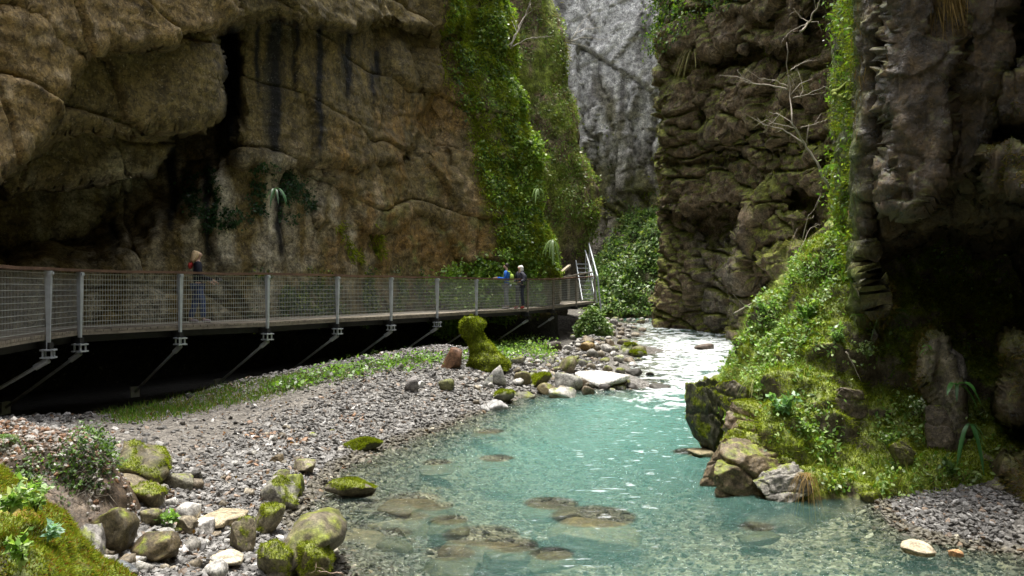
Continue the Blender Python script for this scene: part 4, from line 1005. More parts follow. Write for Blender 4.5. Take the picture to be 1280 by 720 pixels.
B(735, 440, 24, 14, (.22, .15, .06), .1, 'ochre stained stone at the mouth of the dark recess', 67, n=3)
B(692, 440, 22, 14, (.14, .12, .10), 0, 'grey brown boulder in the shadow edge below the walkway', 68, n=3)
r = np.random.default_rng(5); pool = []
for k_ in range(9): pool.append(stone_shape(900 + k_, 2, 9))
stones_done = []
def heap(poly, cnt, smin, smax, label, group, cols, moss=.3, name='stone'):
    poly = np.array(poly, float); x0, y0 = poly.min(0); x1, y1 = poly.max(0); c = 0; tries = 0
    while c < cnt and tries < cnt * 30:
        tries += 1; a, b_ = r.uniform(x0, x1), r.uniform(y0, y1)
        if sd_poly(np.array([a]), np.array([b_]), [tuple(p) for p in poly])[0] < 0: continue
        s = r.uniform(smin, smax) * (1 if r.random() < .8 else 1.4)
        if any(abs(a - q_[0]) < (s + q_[2]) * .38 and abs(b_ - q_[1]) < (s + q_[2]) * .24 for q_ in stones_done): continue
        stones_done.append((a, b_, s)); c += 1
        m_ = .36 if r.random() < moss else 0
        B(a, b_ + s * .2, s, s * r.uniform(.45, .75), cols[r.integers(len(cols))], m_, label, int(r.integers(1e4)), r.uniform(.8, 1.2), group=group, n=2, tilt=r.uniform(-.2, .2), name=name, cat='stone', tufts=False)
CL = [(.22, .21, .19), (.17, .14, .10), (.30, .29, .27), (.13, .11, .08), (.25, .22, .17), (.40, .39, .37)]
heap([(640, 452), (690, 444), (735, 424), (752, 408), (790, 422), (808, 444), (780, 468), (790, 490), (720, 492), (640, 482)], 120, 7, 20, 'river stone in the mossy heap between walkway and riffle', 'stones on the upper shore', CL, .35)
heap([(748, 380), (770, 380), (805, 396), (812, 403), (790, 410), (752, 408)], 60, 5, 13, 'grey boulder in the far pile at the bend of the river', 'boulders at the river bend', CL, .05)
heap([(722, 402), (770, 396), (806, 412), (790, 428), (735, 440), (712, 432)], 60, 7, 15, 'brown grey stone on the shore below the far end of walkway', 'stones below the stair', CL, .15)
heap([(560, 470), (600, 462), (640, 485), (600, 505), (570, 500)], 14, 5, 10, 'small stone on the gravel near the mossy stump', 'stones by the mossy stump', CL, .1)
heap([(60, 640), (130, 600), (250, 600), (300, 640), (280, 720), (80, 722)], 60, 9, 22, 'grey brown cobble lying among the near left boulders', 'cobbles in the left foreground', CL, .08)
heap([(220, 560), (420, 520), (460, 560), (340, 620), (250, 620)], 26, 6, 12, 'cobble lying loose on the grey gravel bar', 'cobbles on the gravel bar', CL, .03)
# stones under water
for q_, (a, b_, w_, h_, c_) in enumerate(SLABS):
    x_, y_ = gp(a, b_, -.05)[:2]
    B(a, b_, w_ * 1.25, h_ * 1.3, c_, 0, 'flat brown rock lying under the clear water', 300 + q_, .9, group='submerged rocks', name='submerged_rock', cat='rock', n=4, d=y_, top=-.02 - .015 * (q_ % 4), rug=.05)
B(880, 572, 36, 8, (.22, .19, .11), 0, 'flat stone barely awash beside the square mossy block', 340, n=3)
# rocks at the nose of the mossy bank
B(885, 560, 50, 88, (.05, .05, .03), .40, 'tall square block with mossy top and dark wet face at the water', 350, .8, n=6, rug=.13, cuts=12, d=12.9, mossdir=(-.3, .1, 1))
B(942, 626, 108, 74, (.13, .10, .06), .22, 'big bulging boulder at the nose of the mossy bank', 351, .8, n=6, rug=.13, d=10.5, mossdir=(.3, 0, 1), tilt=.1)
B(905, 612, 46, 62, (.15, .115, .07), .18, 'leaning rock slab on the left flank of the big bulging boulder', 352, .7, n=6, rug=.13, d=10.9, tilt=.4)
B(985, 630, 66, 44, (.20, .19, .17), .12, 'pale fractured rock right of the big bulging boulder', 353, .7, n=6, rug=.13, d=10.15, tilt=-.4)
B(962, 582, 110, 48, (.16, .12, .075), .32, 'layered mossy rock resting on the big bulging boulder', 354, .8, n=6, rug=.13, d=11.0, tilt=.12)
B(950, 548, 86, 44, (.17, .13, .085), .34, 'sloping reddish ledge rock above the layered rock', 355, .8, n=6, rug=.13, d=11.6, tilt=.25)
B(930, 522, 58, 46, (.07, .06, .035), .36, 'mossy topped rock under the grass tussock', 356, .8, n=6, rug=.13, d=12.2)
B(1060, 518, 60, 34, (.13, .105, .075), .12, 'bare brown rock face low in the mossy bank', 357, .6, n=6, rug=.13, d=11.2)
B(1130, 582, 30, 34, (.11, .10, .05), .36, 'small mossy pillar rock above the gravel patch', 358, .9, n=6, rug=.13, d=10.2)
B(1090, 628, 26, 14, (.10, .10, .04), .4, 'mossy lump at the back edge of the gravel patch', 359)
B(1150, 694, 40, 12, (.42, .36, .26), 0, 'pale flat stone in front of the right gravel patch', 360, n=3)
B(1196, 696, 18, 8, (.42, .24, .12), 0, 'small orange stone at the tip of the right gravel patch', 361, n=3)
B(1190, 500, 44, 66, (.22, .20, .17), .05, 'rough pale grey rock knob in front of the cave', 362, .8, n=6, rug=.13, d=10.6, sink=.05)
B(1185, 560, 48, 54, (.11, .09, .065), .12, 'brown rock below the pale grey knob', 363, .8, n=6, rug=.13, d=10.3)
B(1252, 636, 44, 40, (.10, .09, .07), .1, 'dark broken rock at the foot of the cave', 364, .8, n=6, rug=.13, d=9.3)

# the mossy stump of rock in front of the walkway
def stump():
    dd_ = surf_d(610, 462); prof = [(462, 610, 26), (450, 609, 24), (436, 601, 18), (424, 595, 13), (412, 590, 15), (402, 589, 15), (396, 589, 9)]
    ys = np.linspace(462, 397, 60); cx = np.interp(-ys, [-p[0] for p in prof], [p[1] for p in prof]); hw = np.interp(-ys, [-p[0] for p in prof], [p[2] for p in prof])
    th = np.linspace(0, 2 * math.pi, 73)[:-1]; V = []
    for y_, c_, h_ in zip(ys, cx, hw):
        x, yy, z = unproj(c_, y_, dd_); r_ = h_ / F * dd_
        V.append(np.stack([x + r_ * np.cos(th), yy + .8 * r_ * np.sin(th), np.full(72, z)], 1))
    x, yy, z = unproj(cx[-1], 395, dd_); V.append(np.tile((x, yy, z), (72, 1)))
    V = np.array(V); p = V.reshape(-1, 3); f1, f2, rr = worley(p * 2.6, 5); cen = np.stack([V[..., 0].mean(1), V[..., 1].mean(1)], 1)
    rad = V[..., :2] - cen[:, None]; rl = np.linalg.norm(rad, axis=2, keepdims=True) + 1e-6
    V[..., :2] += rad / rl * ((.22 * (.45 - f1) + .10 * fbm(p * 3, 3, 8)).reshape(V.shape[:2])[..., None])
    org = np.array((*cen[0], V[0, 0, 2])); V -= org
    i = np.arange(V.shape[0] * 72).reshape(-1, 72); j = np.roll(i, -1, 1)
    Fc = np.stack([i[:-1], j[:-1], j[1:], i[1:]], -1).reshape(-1, 4); Vf = V.reshape(-1, 3)
    nm = fbm(p * 2.5, 3, 12); c = MOSSC * (.9 + .9 * nm)[:, None]; 
    o = tag(link('mossy_stump', np_mesh('mossy_stump', Vf, Fc, True, np.clip(c, .01, 1)), M_STONE), 'upright stump of rock wrapped in bright green moss in front of the walkway', 'rock'); o.location = org
    T = np.concatenate([Fc[:, :3], Fc[:, [0, 2, 3]]]); Nn = mesh_normals(Vf, T)
    if (Nn[:, :2] * Vf[:, :2]).sum() < 0: Nn = -Nn
    f = RNG.integers(0, len(Vf), 12000); blades('moss', Vf[f] + RNG.normal(size=(12000, 3)) * .01, Nn[f], RNG.uniform(.03, .07, 12000), .010, MOSSC * RNG.uniform(.6, 1.9, (12000, 1)), M_MOSS, o, .7)
stump()

# ------------------------------------------------------------------ loose gravel (nobody could count it)
def gravel(name, label, polys, n_, smin, smax, zlift=0.):
    V0, F0 = ico(1); V0 = V0; sel = []
    base, fcs = V0, F0
    oct_v = np.array([(1, 0, 0), (-1, 0, 0), (0, 1, 0), (0, -1, 0), (0, 0, 1), (0, 0, -1), ], float)
    bm = bmesh.new(); bmesh.ops.create_icosphere(bm, subdivisions=1, radius=1); bm.free()
    X_, Y_ = polys(n_)
    k = len(X_); Z_ = ground_z(X_, Y_) + (.035 * fbm(np.stack([X_, Y_, X_ * 0], 1) * 1.3, 4, 3) + .02 * fbm(np.stack([X_, Y_, X_ * 0], 1) * 6, 3, 5))
    d_ = np.hypot(X_, Y_)
    s = smin * (smax / smin) ** (RNG.random(k) ** 2.6) * np.interp(d_, [5, 10, 25, 40], [.85, 1, 1.5, 3])
    lv, lf_ = ico(1)
    # 12 vertex stones: squashed, skewed, turned
    A = RNG.normal(size=(k, 3, 3)); Q_, _ = np.linalg.qr(A)
    sc = np.stack([RNG.uniform(.8, 1.3, k), RNG.uniform(.6, 1.0, k), RNG.uniform(.35, .7, k)], 1) * s[:, None]
    j = 1 + RNG.normal(size=(k, len(lv), 1)) * .14
    L3 = lv[None] * j * sc[:, None, :]
    ang = RNG.uniform(0, 2 * math.pi, k); ca, sa = np.cos(ang), np.sin(ang); tl = RNG.normal(size=(k, 2)) * .3
    x = L3[..., 0] * ca[:, None] - L3[..., 1] * sa[:, None]; y = L3[..., 0] * sa[:, None] + L3[..., 1] * ca[:, None]; z = L3[..., 2] + x * tl[:, :1] + y * tl[:, 1:]
    V = np.stack([x + X_[:, None], y + Y_[:, None], z + (Z_ + s * .22 + zlift)[:, None]], -1).reshape(-1, 3)
    Fc = (lf_[None] + (np.arange(k) * len(lv))[:, None, None]).reshape(-1, 3)
    g = RNG.random(k) ** 1.5; c = np.array((.075, .071, .066))[None] * (1 - g[:, None]) + np.array((.27, .262, .25))[None] * g[:, None]
    t = RNG.random(k); c = np.where((t < .06)[:, None], c * (1.15, .88, .68), c); c = np.where((t > .93)[:, None], c * .45, c); c = np.where(((t > .90) & (t < .93))[:, None], np.minimum(c * 2 + .15, .7), c)
    wet = Z_ < zw(Y_) + .055; c = np.where(wet[:, None], c * (.7, .66, .52), c)
    ob = (fbm(np.stack([X_, Y_, X_ * 0], 1) * .8, 3, 66) > .28) & (RNG.random(k) < .3) & (X_ < -2.5); c = np.where(ob[:, None], c * (1.25, .75, .45), c)
    o = link(name, np_mesh(name, V, Fc, False, np.repeat(c, len(lv), 0)), M_PEB); tag(o, label, 'gravel', kind='stuff'); return o
def bar(n_):
    d_ = 4.6 * (40 / 4.6) ** RNG.random(n_ * 4); a = RNG.uniform(-20, 760, n_ * 4); X_ = (a - 640) / F * d_
    g = _graw(X_, d_); px, py = a, 360 + (CZ - g) / d_ * F
    n_1 = fbm(np.stack([X_, d_, X_ * 0], 1) * .7, 3, 21)
    sand = sstep(-25, 14, sd_poly(px + 12 * n_1, py + 6 * n_1, [(70, 520), (190, 498), (320, 486), (430, 482), (385, 505), (310, 530), (255, 566), (175, 576), (120, 556)]))
    wall_ = sstep(-.1, .5, sd_poly(X_, d_, RIDGE))
    ok = (g > zw(d_) - .25) & (RNG.random(len(g)) > sand * .93) & (RNG.random(len(g)) > wall_) & (py < 740) & (d_ < 44) & ((d_ < 27) | (RNG.random(len(g)) < .5))
    bk = _bank(X_, d_) > g + .1; ok &= (~bk | (d_ > 8.6) | (RNG.random(len(g)) < .3))
    return X_[ok][:n_], d_[ok][:n_]
def patch(n_):
    a = RNG.uniform(1060, 1290, n_ * 4); b_ = RNG.uniform(622, 722, n_ * 4); zg = .03; d_ = (CZ - zg) * F / (b_ - 360); X_ = (a - 640) / F * d_
    w_ = sstep(-14, 10, sd_poly(a, b_, [(1080, 628), (1150, 625), (1230, 642), (1262, 668), (1236, 690), (1170, 690), (1120, 658)])); ok = RNG.random(len(a)) < w_ + .18
    return X_[ok][:n_], d_[ok][:n_]
gravel('gravel', 'loose grey and white gravel covering the bar left of the river', bar, 95000, .010, .055)
gravel('gravel', 'pale grey gravel patch at the water edge below the right cave', patch, 7000, .012, .05)
def bed(n_):
    d_ = 6.8 * (17 / 6.8) ** RNG.random(n_ * 3); X_ = RNG.uniform(-2.6, 5.8, n_ * 3); g = _graw(X_, d_); ok = (g < .02) & (np.abs(X_) < .66 * d_)
    return X_[ok][:n_], d_[ok][:n_]
gravel('gravel', 'brown gravel lying on the river bed under the water', bed, 12000, .012, .06)
# ------------------------------------------------------------------ vegetation
def scatter(G, n_, mask, clump=0., cs=1.2, seed=0, jit=True):
    """random points on a built surface, denser where mask is high; clumps swell outwards"""
    P, Nn = G['P'], G['N']; nu, nv = P.shape[:2]
    e1 = P[1:, :-1] - P[:-1, :-1]; e2 = P[:-1, 1:] - P[:-1, :-1]
    ar = np.linalg.norm(np.cross(e1, e2), axis=-1)
    px, py = G['px'][:-1, :-1], G['py'][:-1, :-1]
    w_ = np.clip(mask(px, py, P[:-1, :-1], Nn[:-1, :-1]), 0, None) * ar
    w_ = w_ * ((px > -60) & (px < 1340) & (py > -120) & (py < 780)); cw = np.cumsum(w_.ravel())
    if cw[-1] <= 0: return np.zeros((0, 3)), np.zeros((0, 3))
    id_ = np.searchsorted(cw, RNG.random(n_) * cw[-1]); i, j = np.unravel_index(np.minimum(id_, w_.size - 1), w_.shape)
    a, b_ = RNG.random((2, n_, 1)); Q = P[i, j] * (1 - a) * (1 - b_) + P[i + 1, j] * a * (1 - b_) + P[i, j + 1] * (1 - a) * b_ + P[i + 1, j + 1] * a * b_
    Nq = Nn[i, j]
    if clump > 0:
        f1, f2, rr = worley(Q * cs, 400 + seed); Q = Q + Nq * (clump * np.clip(.75 - f1, 0, 1) * RNG.uniform(.2, 1.2, n_))[:, None] 
    return Q, Nq
def pal(n_, cols, var=.35):
    c = np.array(cols)[RNG.integers(len(cols), size=n_)]; return np.clip(c * RNG.uniform(1 - var, 1 + var, (n_, 1)), .004, .9)
def leaf_mesh(name, Q, Nq, size, cols, mat, asp=.7, droop=.7, spread=.7, up=.3, parent=None):
    """pointed leaves, each folded along its midrib and hanging a little"""
    n_ = len(Q); size = np.broadcast_to(size, (n_,))[:, None]
    a = np.array((0, 0, -droop)) + RNG.normal(size=(n_, 3)) * spread + Nq * .35; a /= np.linalg.norm(a, axis=1)[:, None]
    nn_ = Nq + (0, 0, up) + RNG.normal(size=(n_, 3)) * .45; b_ = np.cross(a, nn_); b_ /= np.linalg.norm(b_, axis=1)[:, None] + 1e-9; m_ = np.cross(b_, a)
    mid_ = Q + a * size * .45 + m_ * size * .06
    V = np.stack([Q, mid_ + b_ * size * asp * .5 - m_ * size * .10, Q + a * size - m_ * size * .10, mid_ - b_ * size * asp * .5 - m_ * size * .10], 1).reshape(-1, 3)
    i = np.arange(n_) * 4
    return link(name, np_mesh(name, V, np.stack([i, i + 1, i + 2, i + 3], 1), False, np.repeat(cols, 4, 0)), mat, parent)
def stuff(o, label, cat): return tag(o, label, cat, kind='stuff')
def noise3(P, f, o, s): return fbm(P.reshape(-1, 3) * f, o, s).reshape(P.shape[:-1])
DKIVY = [(.03, .080, .014), (.045, .11, .018), (.025, .065, .014), (.07, .14, .025)]
LTIVY = [(.15, .26, .03), (.20, .31, .035), (.11, .19, .02), (.25, .33, .06)]
YMOSS = [(.20, .25, .02), (.17, .22, .02), (.26, .29, .03), (.11, .15, .014)]
HERB = [(.13, .25, .04), (.18, .31, .055), (.09, .18, .03), (.27, .38, .11), (.36, .46, .20)]
# ivy on the rib of the left cliff
ivy = [(566, -20), (626, -20), (640, 60), (656, 140), (668, 230), (690, 300), (704, 340), (655, 340), (628, 290), (604, 215), (588, 150), (566, 90)]
lit = [(612, -20), (640, -20), (650, 60), (664, 140), (676, 230), (700, 320), (690, 335), (668, 270), (645, 180), (628, 80)]  # edge where sunlight is put into a lighter leaf palette
mk = lambda px, py, P, Nn: sstep(-14, 8, sd_poly(px, py, ivy)) * sstep(-.22, .18, noise3(P, .75, 4, 501))
Q, Nq = scatter(LC, 24000, mk, .5, .9, 1)
stuff(leaf_mesh('ivy', Q, Nq, RNG.uniform(.07, .16, len(Q)), pal(len(Q), DKIVY[1:2] + DKIVY[3:] + LTIVY), M_LEAF), 'green ivy hanging down the left cliff rib', 'ivy')
mk = lambda px, py, P, Nn: sstep(-10, 8, sd_poly(px, py, lit)) * sstep(-.1, .2, noise3(P, .9, 4, 503)) + .25 * sstep(-14, 8, sd_poly(px, py, ivy)) * sstep(.1, .3, noise3(P, .8, 3, 505))
Q, Nq = scatter(LC, 15000, mk, .7, .9, 2)
stuff(leaf_mesh('ivy', Q, Nq, RNG.uniform(.08, .18, len(Q)), pal(len(Q), LTIVY), M_LEAF), 'green leaves coloured brighter as if sunlit along the edge of the left cliff rib', 'ivy')
mk = lambda px, py, P, Nn: (sstep(-8, 8, sd_poly(px, py, [(590, 150), (615, 160), (640, 240), (660, 320), (640, 330), (612, 250)])) + sstep(-6, 6, sd_poly(px, py, [(420, 280), (470, 275), (480, 320), (440, 330)]))) * sstep(-.1, .2, noise3(P, 1.1, 3, 507)) + 1.0 * sstep(-20, 8, sd_poly(px, py, ivy)) * sstep(-.3, .1, noise3(P, 1.3, 3, 511))
Q, Nq = scatter(LC, 52000, mk, .2, 1.5, 3)
stuff(blades('moss', Q, Nq * .5 + (0, 0, -.5), RNG.uniform(.10, .30, len(Q)), .020, pal(len(Q), YMOSS[:3]), M_MOSS, None, .5), 'yellow green hanging moss in streaks down the brown cliff', 'moss')
# small dark wall plants in the seepage of the overhang
wallp = [[(300, 225), (330, 208), (372, 225), (388, 258), (360, 275), (318, 262)], [(232, 225), (262, 218), (272, 262), (310, 270), (308, 282), (240, 285)]]
mk = lambda px, py, P, Nn: sum(sstep(-10, 4, sd_poly(px, py, p_)) for p_ in wallp) * sstep(-.15, .15, noise3(P, 1.6, 3, 509))
Q, Nq = scatter(LC, 3600, mk, .35, 1.8, 4)
stuff(leaf_mesh('creeper', Q, Nq, RNG.uniform(.05, .11, len(Q)), pal(len(Q), [(.022, .075, .02), (.03, .09, .03), (.018, .05, .014)]), M_LEAF), 'dark green creeper patch on the seeping brown cliff', 'creeper')
# lush plants at the wall foot behind the couple
lush = [(520, 352), (560, 335), (620, 318), (660, 318), (676, 345), (680, 385), (600, 400), (540, 400)]
mk = lambda px, py, P, Nn: sstep(-8, 10, sd_poly(px, py, lush)) * sstep(-.35, .05, noise3(P, .9, 3, 513))
Q, Nq = scatter(LC, 16000, mk, 1.0, .8, 5); Q = Q + Nq * (.6 * RNG.random(len(Q)) * sstep(5.2, 2.2, Q[:, 2]) * sstep(33, 31.5, Q[:, 1]))[:, None]; Q = Q[Q[:, 0] / Q[:, 1] < .042]; Nq = Nq[:len(Q)]
stuff(leaf_mesh('undergrowth', Q, Nq, RNG.uniform(.07, .17, len(Q)), pal(len(Q), HERB[:4] + LTIVY), M_LEAF, .75, .1, .8, .9), 'lush bright green plants at the cliff foot behind the two hikers', 'undergrowth')
mk = lambda px, py, P, Nn: sstep(300, 340, px) * sstep(330, 365, py) * (px < 540) * (P[..., 2] > 1.6) * sstep(-.05, .25, noise3(P, 1.0, 3, 515))
Q, Nq = scatter(LC, 7000, mk, .4, 1.2, 6)
stuff(leaf_mesh('undergrowth', Q, Nq, RNG.uniform(.05, .11, len(Q)), pal(len(Q), [(.04, .085, .018), (.06, .11, .02)] + YMOSS[:1]), M_LEAF, .75, .2, .8, .6), 'low dark plants growing at the cliff foot behind the mesh railing', 'undergrowth')
# farther rib
mk = lambda px, py, P, Nn: sstep(345, 300, py) * sstep(-.2, .2, noise3(P, .55, 4, 521)) * (.5 + sstep(690, 735, px))
Q, Nq = scatter(RC, 30000, mk, .7, .7, 7)
stuff(leaf_mesh('foliage', Q, Nq, RNG.uniform(.08, .20, len(Q)), pal(len(Q), [(.15, .25, .035), (.18, .27, .05), (.12, .20, .03), (.22, .27, .06), (.26, .25, .12)]), M_LEAF, .5), 'yellow green plants and moss matting the far left rib', 'foliage')
mk = lambda px, py, P, Nn: sstep(345, 300, py) * sstep(.0, .3, noise3(P, .7, 4, 523))
Q, Nq = scatter(RC, 12000, mk, .5, .7, 8)
stuff(blades('grass', Q, Nq * .6 + (0, 0, -.4), RNG.uniform(.15, .4, len(Q)), .02, pal(len(Q), [(.24, .21, .10), (.20, .19, .07), (.14, .17, .03)]), M_MOSS, None, .4), 'pale dry grass hanging on the far left rib', 'grass')
# back wall foot and bank
Q, Nq = scatter(BK, 26000, lambda px, py, P, Nn: sstep(-.45, 0, noise3(P, .6, 3, 531)) * (P[..., 2] > .9), 1.3, .6, 9)
stuff(leaf_mesh('undergrowth', Q, Nq, RNG.uniform(.14, .34, len(Q)), pal(len(Q), [(.13, .23, .06), (.17, .28, .07), (.22, .32, .13), (.08, .15, .04), (.27, .34, .08)]), M_LEAF, .5, .5, .6, .6), 'leafy green bushes crowding the bank under the grey wall', 'bushes')
mk = lambda px, py, P, Nn: sstep(215, 290, py) * sstep(0, .3, noise3(P, .45, 4, 533)) + .35 * sstep(120, 200, py) * sstep(.12, .35, noise3(P, .5, 4, 535))
Q, Nq = scatter(BC, 9000, mk, .5, .5, 10)
stuff(leaf_mesh('foliage', Q, Nq, RNG.uniform(.15, .34, len(Q)), pal(len(Q), YMOSS + [(.14, .13, .05), (.06, .10, .03)]), M_LEAF, .5), 'mossy plants clinging to the lower part of the grey wall', 'foliage')
# mid cliff: bush on the upper corner, mossy ledges
Q, Nq = scatter(MC, 14000, lambda px, py, P, Nn: sstep(-8, 8, sd_poly(px, py, [(795, -60), (872, -60), (868, 30), (845, 58), (802, 52)])) + .6 * sstep(-5, 5, sd_poly(px, py, [(872, -30), (925, -30), (918, 8), (876, 18)])), 1.6, .75, 11)
stuff(leaf_mesh('ivy', Q, Nq, RNG.uniform(.09, .22, len(Q)), pal(len(Q), LTIVY + DKIVY[:2]), M_LEAF, .6), 'bright ivy bush on the upper corner of the dark blocky cliff', 'ivy')
mk = lambda px, py, P, Nn: sstep(.05, .5, Nn[..., 2] * .9 + .7 * noise3(P, .8, 3, 541) + .2 * sstep(930, 980, px)) * sstep(40, 80, py) * (px > 815) + 1.0 * sstep(10, 2, np.abs(px - 824 + 5 * noise3(P, 1., 2, 3)) - 2) * (py < 280)
Q, Nq = scatter(MC, 26000, mk, .25, 1.2, 12)
stuff(blades('moss', Q, Nq * .7 + (0, 0, .1), RNG.uniform(.06, .18, len(Q)), .016, pal(len(Q), YMOSS + [(.12, .11, .04)]), M_MOSS, None, .6), 'olive moss growing on ledges of the dark blocky cliff', 'moss')
# near cliff: sunlit mossy strip, tan hanging moss, ledges
strip = [(1046, -60), (1078, -60), (1078, 130), (1074, 330), (1100, 350), (1040, 350), (1034, 300), (1046, 160)]
mk = lambda px, py, P, Nn: sstep(-6, 6, sd_poly(px + 16 * noise3(P, .9, 3, 557), py, strip)) * (P[..., 1] > 11.3) * sstep(-.12, .12, noise3(P, 1.3, 4, 551))
Q, Nq = scatter(NC, 5000, mk, .6, 1.3, 13)
stuff(leaf_mesh('ivy', Q, Nq, RNG.uniform(.03, .10, len(Q)), pal(len(Q), HERB[:3] + LTIVY[1:]), M_LEAF, .5), 'sunlit strip of small plants on the edge of the near right cliff', 'ivy')
Q, Nq = scatter(NC, 22000, mk, .25, 2.2, 14)
stuff(blades('moss', Q, Nq, RNG.uniform(.03, .09, len(Q)), .006, pal(len(Q), YMOSS), M_MOSS, None, .7), 'bright moss coating the edge of the near right cliff', 'moss')
led = [[(1236, 105), (1290, 90), (1290, 140), (1240, 140)], [(1236, 190), (1290, 185), (1290, 235), (1240, 232)], [(1250, 435), (1290, 425), (1290, 515), (1260, 505)], [(1262, 585), (1290, 575), (1290, 660), (1265, 655)], [(1085, 350), (1155, 370), (1160, 470), (1120, 560), (1085, 430)]]
mk = lambda px, py, P, Nn: sum(sstep(-8, 6, sd_poly(px, py, p_)) for p_ in led) * sstep(-.25, .15, noise3(P, 2, 3, 553)) * (P[..., 1] < 14)
Q, Nq = scatter(NC, 16000, mk, .15, 2.2, 15)
stuff(blades('moss', Q, Nq + (0, 0, -.2), RNG.uniform(.04, .10, len(Q)), .006, pal(len(Q), [(.10, .10, .02), (.13, .09, .02), (.07, .085, .015), (.15, .11, .03)]), M_MOSS, None, .6), 'olive and rusty moss on ledges of the near dark cliff', 'moss')
def curtain(pts, n_, ln, label, cols):
    Pn = []; 
    for k_ in range(n_):
        t = RNG.random() * (len(pts) - 1); i = int(t); f = t - i; a = np.array(unproj(*pts[i])) * (1 - f) + np.array(unproj(*pts[i + 1])) * f
        Pn.append(a + RNG.normal(size=3) * (.09, .06, .10))
    Pn = np.array(Pn); return stuff(blades('hanging_moss', Pn, np.tile((0, -.12, -1.), (n_, 1)), RNG.uniform(.3, 1, n_) * ln, RNG.uniform(.004, .010, n_), pal(n_, cols), M_MOSS, None, .16), label, 'moss')
TAN = [(.23, .16, .06), (.30, .21, .08), (.17, .12, .045)]
curtain([(1172, -10, 9.6), (1182, -12, 9.55), (1196, -8, 9.6)], 330, .75, 'tan hanging moss curtain at the top of the near dark cliff', TAN)
curtain([(1078, 0, 11.1), (1080, 80, 11.1), (1078, 180, 11.1), (1080, 260, 11.1)], 160, .3, 'brown moss fringe on the front edge of the near dark cliff', [(.15, .10, .05), (.20, .14, .06)])
curtain([(1128, 60, 10.1), (1150, 20, 10.0), (1165, 0, 9.9)], 300, .45, 'thin brown moss strands beside the tan curtain', [(.13, .085, .04), (.18, .12, .05)])

# mossy bank: turf of moss, then herbs
mk = lambda px, py, P, Nn: sstep(.0, .45, Nn[..., 2] * .9 + .5 * noise3(P, 1.1, 4, 97) + .3 * noise3(P, 4, 4, 99) + .1) * (P[..., 2] > .05) * (P[..., 1] < 16)
Q, Nq = scatter(MO, 100000, mk, 0, 1, 16)
stuff(blades('moss', Q, Nq, RNG.uniform(.03, .085, len(Q)), .006, pal(len(Q), YMOSS), M_MOSS, None, .7), 'thick bright moss covering the right river bank', 'moss')
crest = [(905, 480), (925, 440), (940, 395), (985, 345), (1040, 290), (1075, 290), (1085, 350), (1040, 400), (1010, 440), (990, 500), (950, 490)]
low = [(960, 520), (1000, 500), (1060, 540), (1100, 500), (1180, 520), (1215, 600), (1200, 640), (1010, 630), (1000, 570)]
mk = lambda px, py, P, Nn: (sstep(-15, 12, sd_poly(px, py, crest)) + .55 * sstep(-15, 12, sd_poly(px, py, low)) + .12) * sstep(-.25, .1, noise3(P, 1.5, 3, 561)) * (P[..., 2] > .08) * (P[..., 1] < 16)
Q, Nq = scatter(MO, 15000, mk, .32, 1.7, 17)
stuff(leaf_mesh('undergrowth', Q, Nq, RNG.uniform(.035, .09, len(Q)), pal(len(Q), HERB), M_LEAF, .55, -.1, .8, 1.0), 'small leafy herbs growing over the mossy right bank', 'herbs')
mk = lambda px, py, P, Nn: (sstep(-15, 12, sd_poly(px, py, crest)) * .9 + .5 * sstep(-15, 12, sd_poly(px, py, low))) * sstep(.0, .3, noise3(P, 1.3, 3, 563)) * (P[..., 2] > .08)
Q, Nq = scatter(MO, 9000, mk, .1, 1.7, 18)
stuff(blades('grass', Q, Nq + (0, 0, .6), RNG.uniform(.10, .30, len(Q)), .005, pal(len(Q), [(.14, .22, .04), (.20, .26, .07), (.30, .28, .13)]), M_MOSS, None, .6), 'thin grass among the herbs of the right bank', 'grass')

# grass along the foot of the walkway
def on_ground(poly, n_, soft=8):
    poly_ = np.array(poly, float); a = RNG.uniform(poly_[:, 0].min(), poly_[:, 0].max(), n_ * 4); b_ = RNG.uniform(poly_[:, 1].min(), poly_[:, 1].max(), n_ * 4)
    w_ = sstep(-soft, soft, sd_poly(a, b_, poly)); k = RNG.random(len(a)) < w_; a, b_ = a[k][:n_], b_[k][:n_]
    z = np.full(len(a), .6)
    for _ in range(12): d_ = (CZ - z) * F / (b_ - 360); z = .5 * z + .5 * ground_z((a - 640) / F * d_, d_)
    Qn = np.stack([(a - 640) / F * d_, d_, ground_z((a - 640) / F * d_, d_)], 1); ok = np.abs(Qn[:, 1]) < 60
    nz2 = fbm(Qn * 1.1, 3, 571); ok &= nz2 > RNG.uniform(-.5, .25, len(Qn)); Qn = Qn[ok]
    return Qn, np.tile((0, 0, 1.), (len(Qn), 1))
gpoly = [(120, 520), (300, 482), (440, 450), (565, 428), (580, 444), (520, 455), (430, 472), (330, 496), (230, 516), (160, 530)]
Q, Nq = on_ground(gpoly, 15000)
stuff(blades('grass', Q, Nq, RNG.uniform(.06, .18, len(Q)), .010, pal(len(Q), [(.09, .19, .025), (.12, .23, .035), (.15, .20, .05), (.20, .19, .07)]), M_MOSS, None, .6), 'short green grass along the gravel edge below the walkway', 'grass')
Q, Nq = on_ground([(330, 492), (440, 452), (560, 430), (600, 425), (690, 438), (680, 450), (600, 452), (450, 470)], 3000)
stuff(leaf_mesh('undergrowth', Q + RNG.random((len(Q), 1)) * (0, 0, .22), Nq, RNG.uniform(.06, .14, len(Q)), pal(len(Q), HERB[:3]), M_LEAF, .7, -.1, .8, .8), 'low green herbs in the shadow edge below the walkway', 'herbs')
Q, Nq = on_ground([(605, 425), (660, 420), (700, 440), (690, 452), (620, 456)], 2500)
